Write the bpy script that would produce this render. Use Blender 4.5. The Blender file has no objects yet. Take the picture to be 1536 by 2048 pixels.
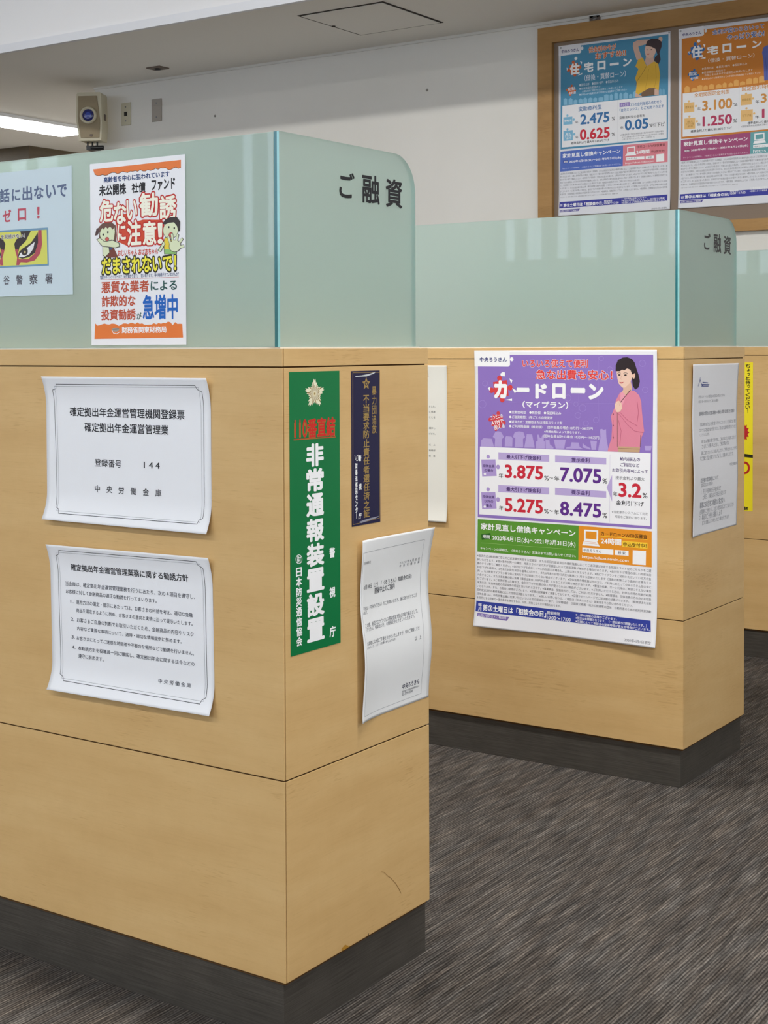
import bpy, bmesh, math, random
from mathutils import Vector, Matrix
from mathutils.geometry import tessellate_polygon

S = bpy.context.scene
COL = S.collection

# ------------------------------------------------------------------ camera
cam = bpy.data.cameras.new('camera')
cam_ob = bpy.data.objects.new('camera', cam); COL.objects.link(cam_ob)
cam_ob.matrix_world = Matrix(((0.8267954, -0.0111534, 0.5623922, 1.3264), (0.5624888, 0.023441, -0.8264725, -1.68326), (-0.0039651, 0.999663, 0.0256545, 1.0419), (0, 0, 0, 1)))
cam.lens = 50.9288; cam.sensor_width = 36; cam.sensor_fit = 'AUTO'; cam.shift_x = 0; cam.shift_y = -0.12312
cam.clip_start = 0.05; cam.clip_end = 60
S.camera = cam_ob

# ------------------------------------------------------------------ exposure, world, lights
S.view_settings.view_transform = 'Standard'; S.view_settings.look = 'None'
S.view_settings.gamma = 1.0; S.view_settings.use_curve_mapping = False
S.view_settings.exposure = 0.0
WINDOW_STRENGTH, SIDE_FILL = 7.0, 1.2
ROW_POWER = {-3.2: 42, 0.25: 58}
STAFF_POWER = 95
TROFFER = 14.0
w = bpy.data.worlds.new('world'); S.world = w; w.use_nodes = True
w.node_tree.nodes['Background'].inputs[0].default_value = (.78, .86, 1, 1)
w.node_tree.nodes['Background'].inputs[1].default_value = 0.25

def lamp(name, loc, sx, sy, power, color=(1, .985, .95)):
    l = bpy.data.lights.new(name, 'AREA'); l.shape = 'RECTANGLE'; l.size = sx; l.size_y = sy
    l.energy = power; l.color = color
    o = bpy.data.objects.new(name, l); COL.objects.link(o); o.location = loc
    return o
ZC, ZL = 2.453, 3.4           # low ceiling over the counters, higher ceiling of the lobby
for y, pw in ROW_POWER.items():
    for x in (-4.2, -1.6, 1.0, 3.6):
        lamp('lobby_light', (x, y, ZL - .012), 1.2, .3, pw)
for x, y in ((-7.6, 4.4), (-5.56, 6.9)):
    lamp('staff_light', (x, y, ZC - .012), .3, 1.2, STAFF_POWER)

# ------------------------------------------------------------------ materials
def lin(c): 
    c = c / 255
    return c / 12.92 if c <= .04045 else ((c + .055) / 1.055) ** 2.4
def rgb(c): return (lin(c[0]), lin(c[1]), lin(c[2]), 1)
def new_mat(name):
    m = bpy.data.materials.new(name); m.use_nodes = True
    return m, m.node_tree.nodes, m.node_tree.links, m.node_tree.nodes['Principled BSDF']
def plain(name, c, rough=.5, spec=.4, metal=0, coat=0):
    m, n, l, b = new_mat(name)
    b.inputs['Base Color'].default_value = rgb(c); b.inputs['Roughness'].default_value = rough
    b.inputs['Specular IOR Level'].default_value = spec; b.inputs['Metallic'].default_value = metal
    b.inputs['Coat Weight'].default_value = coat
    return m
INKS = {}
def ink(c, rough=.55):
    c = tuple(c); k = (c, rough)
    if k not in INKS: INKS[k] = plain('ink_%d_%d_%d' % c, c, rough, .3)
    return INKS[k]
def emit(name, c, s):
    m, n, l, b = new_mat(name); n.remove(b)
    e = n.new('ShaderNodeEmission'); e.inputs[0].default_value = rgb(c); e.inputs[1].default_value = s
    l.new(e.outputs[0], n['Material Output'].inputs[0]); return m
def noise(n, l, coord, scale, sc=5, detail=4, rough=.55):
    mp = n.new('ShaderNodeMapping'); mp.inputs['Scale'].default_value = scale; l.new(coord, mp.inputs[0])
    t = n.new('ShaderNodeTexNoise'); t.inputs['Scale'].default_value = sc; t.inputs['Detail'].default_value = detail
    t.inputs['Roughness'].default_value = rough; l.new(mp.outputs[0], t.inputs['Vector']); return t.outputs[0]
def ramp(n, l, fac, stops):
    r = n.new('ShaderNodeValToRGB'); l.new(fac, r.inputs[0]); e = r.color_ramp.elements
    while len(e) < len(stops): e.new(.5)
    for i, (p, c) in enumerate(stops): e[i].position = p; e[i].color = rgb(c) if len(c) == 3 else c
    return r.outputs[0]
def mix(n, l, a, b, fac, mode='MIX'):
    x = n.new('ShaderNodeMix'); x.data_type = 'RGBA'; x.blend_type = mode
    for s, v in ((x.inputs[6], a), (x.inputs[7], b), (x.inputs[0], fac)):
        if hasattr(v, 'is_linked'): l.new(v, s)
        else: s.default_value = v
    return x.outputs[2]
def bump(n, l, h, b, strength, dist=.001):
    u = n.new('ShaderNodeBump'); u.inputs['Strength'].default_value = strength; u.inputs['Distance'].default_value = dist
    l.new(h, u.inputs['Height']); l.new(u.outputs[0], b.inputs['Normal'])

def wood_mat(name, c0, c1, c2, rough=.42):
    m, n, l, b = new_mat(name); g = n.new('ShaderNodeTexCoord').outputs['Object']
    oi = n.new('ShaderNodeObjectInfo')
    ad = n.new('ShaderNodeVectorMath'); ad.operation = 'ADD'; l.new(g, ad.inputs[0]); l.new(oi.outputs['Location'], ad.inputs[1])
    g = ad.outputs[0]
    broad = noise(n, l, g, (1.2, 1.2, 7), 2.2, 5, .6)
    fine_ = noise(n, l, g, (5, 5, 150), 2.4, 5, .75)
    fleck = noise(n, l, g, (9, 9, 6), 4, 4, .6)
    c = ramp(n, l, broad, [(.3, c0), (.5, c1), (.72, c2)])
    f = ramp(n, l, fine_, [(.25, (.84, .80, .75, 1)), (.5, (1, 1, 1, 1)), (1, (1.0, 1.0, 1.0, 1))])
    c = mix(n, l, c, f, .45, 'MULTIPLY')
    k = ramp(n, l, fleck, [(.35, (.93, .92, .9, 1)), (.6, (1, 1, 1, 1))])
    c = mix(n, l, c, k, .3, 'MULTIPLY')
    dash = noise(n, l, g, (34, 34, 420), 1, 1, .5); spots = noise(n, l, g, (5, 5, 9), 1, 2)
    d = n.new('ShaderNodeMath'); d.operation = 'MULTIPLY'; l.new(dash, d.inputs[0]); l.new(spots, d.inputs[1])
    c = mix(n, l, c, ramp(n, l, d.outputs[0], [(.36, (1, 1, 1, 1)), (.44, (.80, .74, .66, 1))]), .55, 'MULTIPLY')
    l.new(c, b.inputs['Base Color']); b.inputs['Roughness'].default_value = rough; b.inputs['Specular IOR Level'].default_value = .35
    return m
M = {}
M['maple'] = wood_mat('maple_laminate', (206, 168, 112), (213, 176, 120), (219, 184, 129))
M['frame_wood'] = wood_mat('frame_wood', (158, 118, 66), (172, 130, 74), (182, 140, 84), .45)
M['brown'] = wood_mat('dark_brown_panel', (70, 60, 44), (78, 66, 48), (86, 74, 56), .5)
M['carcass'] = plain('dark_gap', (96, 68, 40), .8, .1)
M['white_edge'] = plain('white_edge', (222, 218, 208), .5)
def kick_mat():
    m, n, l, b = new_mat('brushed_dark_metal'); g = n.new('ShaderNodeTexCoord').outputs['Object']
    a = noise(n, l, g, (3, 3, 220), 3, 3); s = noise(n, l, g, (6, 6, 6), 2.5, 5)
    c = ramp(n, l, a, [(.3, (94, 90, 84)), (.7, (120, 115, 108))]); c = mix(n, l, c, ramp(n, l, s, [(.35, (.8, .8, .8, 1)), (.65, (1, 1, 1, 1))]), .7, 'MULTIPLY')
    l.new(c, b.inputs['Base Color']); b.inputs['Metallic'].default_value = .6; b.inputs['Roughness'].default_value = .3
    return m
M['kick'] = kick_mat()
GLASS_THROUGH = .66
def glass_mat():
    # frosted green glass: light scatters in the etched back face, the front face stays polished
    m, n, l, b = new_mat('frosted_green_glass')
    b.inputs['Base Color'].default_value = rgb((208, 216, 211)); b.inputs['Roughness'].default_value = .02
    b.inputs['IOR'].default_value = 1.52; b.inputs['Specular IOR Level'].default_value = .5
    t = n.new('ShaderNodeBsdfRefraction'); t.distribution = 'GGX'; t.inputs['Color'].default_value = rgb((226, 243, 237)); t.inputs['Roughness'].default_value = .62; t.inputs['IOR'].default_value = 1.12
    x = n.new('ShaderNodeMixShader'); x.inputs[0].default_value = GLASS_THROUGH
    l.new(b.outputs[0], x.inputs[1]); l.new(t.outputs[0], x.inputs[2]); l.new(x.outputs[0], n['Material Output'].inputs[0])
    return m
M['glass'] = glass_mat()
M['glass_edge'] = plain('glass_edge', (40, 112, 118), .15, .6)
M['glass_bevel'] = plain('glass_bevel', (150, 208, 208), .1, .6)
M['black_vinyl'] = plain('black_vinyl', (26, 26, 32), .4)
def wall_mat():
    m, n, l, b = new_mat('off_white_wallpaper'); g = n.new('ShaderNodeTexCoord').outputs['Object']
    a = noise(n, l, g, (1, 1, 1), 320, 2); s = noise(n, l, g, (1, 1, 1), 1.1, 5)
    c = ramp(n, l, s, [(.3, (228, 225, 218)), (.7, (236, 233, 227))])
    l.new(c, b.inputs['Base Color']); b.inputs['Roughness'].default_value = .85; bump(n, l, a, b, .25, .0008); return m
M['wall'] = wall_mat()
M['ceiling'] = plain('ceiling_paint', (238, 236, 231), .9, .2)
M['fascia'] = plain('bulkhead_paint', (236, 236, 238), .8, .2)
M['trim'] = plain('trim_white', (226, 228, 234), .4)
M['cornice'] = plain('cornice_bead', (226, 224, 218), .5)
M['joint'] = plain('dark_joint', (66, 62, 58), .8, .1)
M['cream'] = plain('cream_plastic', (206, 198, 172), .45)
M['tan'] = plain('tan_plastic', (150, 134, 104), .5)
M['lens'] = plain('blue_lens', (24, 34, 110), .08, .8)
M['lens_in'] = plain('inner_lens', (52, 74, 168), .1, .8)
M['black'] = plain('black_plastic', (22, 22, 24), .35)
M['plate_grey'] = plain('grey_plate', (168, 160, 150), .5)
M['plate_cream'] = plain('cream_plate', (200, 194, 172), .5)
M['felt'] = plain('taupe_felt', (142, 126, 112), .9, .1)
M['steel'] = plain('steel', (150, 150, 152), .35, .5, .8)
M['vent'] = plain('vent_brown', (112, 98, 88), .6)
M['plug'] = plain('plug_grey', (150, 146, 140), .7)
M['troffer'] = emit('tube_light', (255, 255, 252), TROFFER)
M['window'] = emit('bright_window', (214, 232, 255), WINDOW_STRENGTH)
M['side_fill'] = emit('side_fill', (226, 236, 250), SIDE_FILL)  # glow of the added panel in the right wall
M['blind'] = plain('blind_fabric', (150, 158, 158), .8, .2)
def carpet_mat():
    m, n, l, b = new_mat('ribbed_carpet'); g = n.new('ShaderNodeTexCoord').outputs['Object']
    sx = n.new('ShaderNodeSeparateXYZ'); l.new(g, sx.inputs[0])
    wob = noise(n, l, g, (1, .25, 1), 30, 2)
    ma = n.new('ShaderNodeMath'); ma.operation = 'MULTIPLY_ADD'; l.new(wob, ma.inputs[0]); ma.inputs[1].default_value = .0022; l.new(sx.outputs[0], ma.inputs[2])
    mu = n.new('ShaderNodeMath'); mu.operation = 'MULTIPLY'; l.new(ma.outputs[0], mu.inputs[0]); mu.inputs[1].default_value = 2 * math.pi / .0058
    si = n.new('ShaderNodeMath'); si.operation = 'SINE'; l.new(mu.outputs[0], si.inputs[0])
    rib = n.new('ShaderNodeMapRange'); rib.inputs[1].default_value = -1; l.new(si.outputs[0], rib.inputs[0])
    streak = noise(n, l, g, (150, 9, 1), 1, 3, .6)
    tuft = noise(n, l, g, (210, 130, 1), 1, 2, .7)
    patch = noise(n, l, g, (9, 2.2, 1), 1, 4, .6)
    hue = noise(n, l, g, (40, 5, 1), 1, 2)
    base = ramp(n, l, streak, [(.28, (62, 59, 55)), (.5, (97, 92, 86)), (.72, (138, 131, 122))])
    base = mix(n, l, base, ramp(n, l, hue, [(.35, (.92, .96, 1.02, 1)), (.65, (1.03, .98, .95, 1))]), .8, 'MULTIPLY')
    base = mix(n, l, base, ramp(n, l, patch, [(.3, (.66, .65, .66, 1)), (.6, (1, 1, 1, 1))]), .8, 'MULTIPLY')
    base = mix(n, l, base, ramp(n, l, rib.outputs[0], [(.0, (.30, .28, .30, 1)), (.5, (.9, .9, .9, 1)), (1, (1.15, 1.15, 1.15, 1))]), .85, 'MULTIPLY')
    base = mix(n, l, base, ramp(n, l, tuft, [(.3, (.42, .40, .41, 1)), (.62, (1.12, 1.12, 1.12, 1))]), .8, 'MULTIPLY')
    l.new(base, b.inputs['Base Color']); b.inputs['Roughness'].default_value = .95; b.inputs['Specular IOR Level'].default_value = .1
    bump(n, l, rib.outputs[0], b, .5, .002)
    return m
M['carpet'] = carpet_mat()

# ------------------------------------------------------------------ mesh helpers
class MB:
    def __init__(s): s.v = []; s.f = []; s.mi = []; s.mats = []; s.smooth = []
    def idx(s, m):
        if m not in s.mats: s.mats.append(m)
        return s.mats.index(m)
    def add(s, vs, fs, m, sm=False):
        o = len(s.v); s.v += [tuple(v) for v in vs]; k = s.idx(m)
        for f in fs: s.f.append([o + i for i in f]); s.mi.append(k); s.smooth.append(sm)
    def box(s, x0, x1, y0, y1, z0, z1, m):
        vs = [(x, y, z) for z in (z0, z1) for y in (y0, y1) for x in (x0, x1)]
        s.add(vs, [(0, 2, 3, 1), (4, 5, 7, 6), (0, 1, 5, 4), (2, 6, 7, 3), (0, 4, 6, 2), (1, 3, 7, 5)], m)
    def prism(s, pts, axis, d0, d1, m, m_side=None):
        n = len(pts)
        def P(p, d): return {'x': (d, p[0], p[1]), 'y': (p[0], d, p[1]), 'z': (p[0], p[1], d)}[axis]
        vs = [P(p, d0) for p in pts] + [P(p, d1) for p in pts]
        s.add(vs, [tuple(range(n)), tuple(range(2 * n - 1, n - 1, -1))], m)
        s.add(vs, [(i, (i + 1) % n + 0, (i + 1) % n + n, i + n) for i in range(n)], m_side or m)
    def lathe(s, prof, c, axis, m, seg=40):
        # prof: list of (radius, distance along axis) from c
        vs = []
        for r, d in prof:
            for k in range(seg):
                a = 2 * math.pi * k / seg; p, q = r * math.cos(a), r * math.sin(a)
                vs.append({'y': (c[0] + p, c[1] + d, c[2] + q), 'z': (c[0] + p, c[1] + q, c[2] + d), 'x': (c[0] + d, c[1] + p, c[2] + q)}[axis])
        fs = [(i * seg + k, i * seg + (k + 1) % seg, (i + 1) * seg + (k + 1) % seg, (i + 1) * seg + k) for i in range(len(prof) - 1) for k in range(seg)]
        s.add(vs, fs, m, True)
    def build(s, name, parent=None, bevel=0, loc=None):
        me = bpy.data.meshes.new(name); me.from_pydata(s.v, [], s.f)
        for m in s.mats: me.materials.append(m)
        me.polygons.foreach_set('material_index', s.mi); me.polygons.foreach_set('use_smooth', s.smooth); me.update()
        o = bpy.data.objects.new(name, me); COL.objects.link(o)
        if parent: o.parent = parent
        if loc: o.location = loc
        if bevel:
            bm = bmesh.new(); bm.from_mesh(me); bmesh.ops.recalc_face_normals(bm, faces=bm.faces); bm.to_mesh(me); bm.free()
            b = o.modifiers.new('bevel', 'BEVEL'); b.width = bevel; b.segments = 2; b.limit_method = 'ANGLE'
        return o
def tag(o, label, cat, group=None):
    o['label'] = label; o['category'] = cat
    if group: o['group'] = group
    return o
def thing(name, label, cat, loc=(0, 0, 0), group=None):
    o = bpy.data.objects.new(name, None); COL.objects.link(o); o.location = loc; o.empty_display_size = .1
    return tag(o, label, cat, group)
def boxobj(name, b, m, parent=None, bevel=0, structure=False):
    mb = MB(); mb.box(*b, m); o = mb.build(name, parent, bevel)
    if structure: o['kind'] = 'structure'
    return o

# ------------------------------------------------------------------ the room
XL, XR, YF, YB_, YEND = -9.0, 5.0, -4.6, 3.931, 8.6
boxobj('floor', (XL, XR, YF - .15, YEND, -.12, 0), M['carpet'], structure=True)
boxobj('ceiling', (XL, XR, 3.026, YEND, ZC, ZC + .08), M['ceiling'], structure=True)
boxobj('ceiling', (XL, XR, YF, 3.026, ZL, ZL + .08), M['ceiling'], structure=True)
boxobj('wall_upper', (XL, XR, 3.026, 3.12, ZC + .08, ZL), M['fascia'], structure=True)
boxobj('wall_upper', (XL, XR, 3.012, 3.026, ZC + .034, ZL), M['fascia'], structure=True)
boxobj('trim_1', (XL, XR, 3.004, 3.026, ZC - .004, ZC + .034), M['trim'], structure=True)
boxobj('wall_back', (-4.373, XR, YB_, YB_ + .15, 0, ZC), M['wall'], structure=True)
boxobj('wall_side', (-4.373, -4.223, YB_ + .15, YEND, 0, ZC), M['wall'], structure=True)
boxobj('wall_far', (XL, XR, YEND, YEND + .15, 0, ZC + .08), M['wall'], structure=True)
boxobj('wall_left', (XL, -6.335, 5.235, YEND, 0, ZC), M['brown'], structure=True)
boxobj('wall_left', (XL - .15, XL, YF - .15, YEND + .15, 0, ZL + .08), M['wall'], structure=True)
boxobj('trim_2', (-4.373, XR, YB_ - .008, YB_, ZC - .012, ZC), M['cornice'], structure=True)
boxobj('baseboard_back', (-4.373, XR, YB_ - .01, YB_, 0, .075), M['joint'], structure=True)
# window wall of the lobby: sill wall, head, piers between four windows
WX = [(-8.6, -5.42), (-4.12, -0.9), (-.25, 2.2), (2.6, 4.8)]
ZS, ZH = 1.52, 2.78
wm = MB(); wm.box(XL, XR, YF - .15, YF, 0, ZS, M['wall']); wm.box(XL, XR, YF - .15, YF, ZH, ZL + .08, M['wall'])
xs = [XL] + [v for p in WX for v in p] + [XR]
for a, b in zip(xs[::2], xs[1::2]): wm.box(a, b, YF - .15, YF, ZS, ZH, M['wall'])
wm.build('wall_front')['kind'] = 'structure'
wr = MB(); RY = (-3.6, 1.6); wr.box(XR, XR + .15, YF - .15, RY[0], 0, ZL + .08, M['wall']); wr.box(XR, XR + .15, RY[1], YEND + .15, 0, ZL + .08, M['wall'])
wr.box(XR, XR + .15, *RY, 0, .9, M['wall']); wr.box(XR, XR + .15, *RY, 2.78, ZL + .08, M['wall']); wr.build('wall_right')['kind'] = 'structure'
fill_pane = boxobj('window_5', (XR + .11, XR + .12, *RY, .9, 2.78), M['side_fill'], structure=True)  # unseen glowing panel, added to light the partition ends from the right
fr = MB()
for y in (RY[0], -2.3, -1.0, .3, RY[1] - .05): fr.box(XR + .06, XR + .11, y, y + .05, .9, 2.78, M['steel'])
fr.box(XR + .06, XR + .11, *RY, .9, .95, M['steel']); fr.box(XR + .06, XR + .11, *RY, 2.73, 2.78, M['steel']); fr.build('window_frame', fill_pane)  # bars framing the added glowing panel
for i, (a, b) in enumerate(WX):
    wo = boxobj('window_%d' % (i + 1), (a, b, YF - .12, YF - .11, ZS, ZH), M['window'], structure=True)
    fr = MB()
    for bx in ((a, a + .05, ZS, ZH), (b - .05, b, ZS, ZH), (a, b, ZS, ZS + .05), (a, b, ZH - .05, ZH), ((a + b) / 2 - .025, (a + b) / 2 + .025, ZS, ZH)):
        fr.box(bx[0], bx[1], YF - .11, YF - .06, bx[2], bx[3], M['steel'])
    fr.build('window_frame', wo)
    bl = MB(); x = a + .06; k = 0
    while x < b - .15:
        wd = .09 + .05 * ((k * 37) % 5) / 5; bl.box(x, x + wd, YF - .05, YF - .047, ZS, ZH, M['blind']); x += wd + .07 + .08 * ((k * 53) % 7) / 7; k += 1
    bl.build('vertical_blind', wo)

# ------------------------------------------------------------------ counter partitions
TH, ZT, LP = .399, 1.0428, 1.45
def partition(label):
    root = thing('counter_partition', label, 'partition', (0, 0, 0), 'wood and frosted glass counter partitions')
    c = MB(); c.box(-LP + .004, -.004, .004, TH - .004, .09, ZT - .004, M['carcass']); c.build('core', root)
    k = MB(); k.box(-LP, -.011, .008, TH + .004, 0, .0948, M['kick']); k.build('kick_board', root, .001)
    for nm, z0, z1 in (('lower', .0948, .3974), ('upper', .3996, 1.0140)):
        f = MB(); f.box(-LP, -.0008, 0, .0024, z0, z1, M['maple']); f.build('front_panel', root, .0005)
        e = MB(); e.box(-.0024, 0, .0036, TH, z0, z1, M['maple']); e.build('end_panel', root, .0005)
        b = MB(); b.box(-LP, -.003, TH - .003, TH, z0, z1, M['maple']); b.build('back_panel', root, .0005)
    r = MB(); r.box(-LP, -.0008, 0, .0024, 1.0162, ZT, M['maple']); r.box(-.0024, 0, .0036, TH, 1.0162, ZT, M['maple'])
    r.box(-LP, -.003, .003, TH, 1.0162, ZT - .0008, M['maple']); r.build('cap_rail', root, .0004)
    ch = MB(); ch.box(-LP, -.016, .014, .036, ZT - .0005, ZT + .0022, M['white_edge']); ch.box(-.036, -.015, .014, .396, ZT - .0005, ZT + .0022, M['white_edge']); ch.build('glass_channel', root)
    zg, zt = ZT + .0022, 1.367
    g = MB(); g.box(-LP + .01, -.0305, .020, .030, zg, zt, M['glass']); g.build('glass_screen', root, .0008)
    # end pane with a rounded top corner; polished edges show teal
    rad, y0, y1 = .062, .0200, .3920
    pts = [(y0, zg), (y1, zg)] + [(y1 - rad + rad * math.cos(a), zt - rad + rad * math.sin(a)) for a in [math.pi / 2 * i / 14 for i in range(15)]] + [(y0, zt)]
    p = MB(); n = len(pts); x0, x1 = -.030, -.020
    vs = [(x0, a, b) for a, b in pts] + [(x1, a, b) for a, b in pts]
    p.add(vs, [tuple(range(n - 1, -1, -1)), tuple(range(n, 2 * n))], M['glass'])
    p.add(vs, [(i, (i + 1) % n, (i + 1) % n + n, i + n) for i in range(1, n - 1)], M['glass_bevel'])
    xm = -.0242; p.add([(x0, y0, zt), (x0, y0, zg), (xm, y0, zg), (xm, y0, zt)], [(0, 1, 2, 3)], M['glass_edge']); p.add([(xm, y0, zt), (xm, y0, zg), (x1, y0, zg), (x1, y0, zt)], [(0, 1, 2, 3)], M['glass_bevel'])
    ge = p.build('glass_end_pane', root)
    lt = MB(); 
    for ch_, a in zip('ご融資', [(171.5, 1281.1, 213.4, 1322.2), (234.7, 1277.6, 284.5, 1324.3), (302.0, 1276.4, 351.5, 1324.0)]):
        text_into(lt, ch_, a, M['black_vinyl'], .022, lambda u, v, d: (-.0196 + d, u / 1000, v / 1000))
    lo = lt.build('lettering', ge); lo['label'] = 'black vinyl characters on the glass'
    return root

# ------------------------------------------------------------------ printed sheets
TX = {}
def glyphs(s):
    if s not in TX:
        c = bpy.data.curves.new('t', 'FONT'); c.body = s; c.size = 1; c.resolution_u = 3
        o = bpy.data.objects.new('t', c); COL.objects.link(o)
        me = bpy.data.meshes.new_from_object(o.evaluated_get(bpy.context.evaluated_depsgraph_get()))
        vs = [(v.co.x, v.co.y) for v in me.vertices]; fs = [tuple(p.vertices) for p in me.polygons]
        bpy.data.objects.remove(o); bpy.data.curves.remove(c); bpy.data.meshes.remove(me)
        xs = [v[0] for v in vs]; ys = [v[1] for v in vs]
        TX[s] = (vs, fs, min(xs), max(xs), min(ys), max(ys))
    return TX[s]
def text_into(mb, s, box, m, bold, place, rot=0, keep=False):
    vs, fs, a, b, c, d = glyphs(s)
    u0, v0, u1, v1 = box; ref = bold
    if bold < 0: bold, ref = -bold, .025        # an outline around lettering of the same size
    sx, sy = (u1 - u0) / max(b - a + 2 * ref, 1e-6), (v1 - v0) / max(d - c + 2 * ref, 1e-6)
    offs = [(0, 0)]
    if bold > .004:
        n = 4 if bold < .022 else 8 if bold < .05 else 12
        offs += [(bold * math.cos(2 * math.pi * (k + .5) / n), bold * math.sin(2 * math.pi * (k + .5) / n)) for k in range(n)]
        if bold > .045: offs += [(bold * .55 * math.cos(2 * math.pi * k / 8), bold * .55 * math.sin(2 * math.pi * k / 8)) for k in range(8)]
    cu, cv = (u0 + u1) / 2, (v0 + v1) / 2; cr, sr = math.cos(math.radians(-rot)), math.sin(math.radians(-rot))
    for k, (ox, oy) in enumerate(offs):
        out = []
        for x, y in vs:
            u = u0 + (x + ox - a + ref) * sx; v = v0 + (y + oy - c + ref) * sy
            if rot: u, v = cu + (u - cu) * cr - (v - cv) * sr, cv + (u - cu) * sr + (v - cv) * cr
            out.append(place(u, v, k * 2.2e-6))
        mb.add(out, fs, m)
def jigsaw(r, rot):
    # outline of one puzzle piece with four round knobs
    pts = []
    for side in range(4):
        a0 = math.radians(rot + 90 * side)
        def T(x, y): return (x * math.cos(a0) - y * math.sin(a0), x * math.sin(a0) + y * math.cos(a0))
        h = r * .62; pts += [T(h, -h), T(h, -.14 * r)]
        for k in range(9):
            t = math.radians(-140 + 280 * k / 8); pts.append(T(h + .22 * r + .22 * r * math.cos(t), .22 * r * math.sin(t)))
        pts.append(T(h, .14 * r))
    return pts
def starpts(kind):
    P = []
    if kind == 'star':
        for k in range(10): P.append((math.pi / 2 + k * math.pi / 5, 1 if k % 2 == 0 else .5))
    elif kind == 'spike':
        for k in range(28): P.append((k * math.pi / 14, 1 if k % 2 == 0 else .74))
    else:      # five groups of rays, the middle one of each group longest
        for k in range(5):
            a = math.pi / 2 + k * 2 * math.pi / 5
            for da, r in ((-.628, .50), (-.52, .66), (-.42, .56), (-.30, .82), (-.20, .70), (-.08, 1.0), (0, .86), (.08, 1.0), (.20, .70), (.30, .82), (.42, .56), (.52, .66)):
                P.append((a + da, r))
    return P
def curl_fn(c, w, h):
    if not c: return lambda u, v: 0
    k, a, da, b, db = c
    sq = lambda t: t * t if t > 0 else 0
    if k == 'tb': return lambda u, v: a * sq((v - (h - da)) / da) + b * sq((db - v) / db)
    if k == 'corners': return lambda u, v: a * sq((v - (h - da)) / da) * abs(2 * u / w - 1) + b * sq((db - v) / db) * (.35 + .65 * abs(2 * u / w - 1) ** 2)
    return lambda u, v: a * (.5 - .5 * math.cos(2 * math.pi * v / h * 1.5)) + b * sq((da * 1.2 - u) / (da * 1.2)) * (.4 + .6 * (1 - v / h)) + a * sq((v - (h - db)) / db) * (u / w)
def ebox(e):
    if e[0] in 'qp': P = e[2]
    elif e[0] == 'l': P = e[3]
    elif e[0] in 'tv':
        w = .3 * (e[5] - e[3]) * (e[0] == 't' and e[8] != 0); return (e[3], e[4] - w, e[5], e[6] + w)
    else:
        r = e[4] * 1.1; r2 = (e[5] if e[0] in 'es' else e[4]) * 1.1; return (e[2] - r, e[3] - r2, e[2] + r, e[3] + r2)
    return (min(p[0] for p in P), min(p[1] for p in P), max(p[0] for p in P), max(p[1] for p in P))
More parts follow.
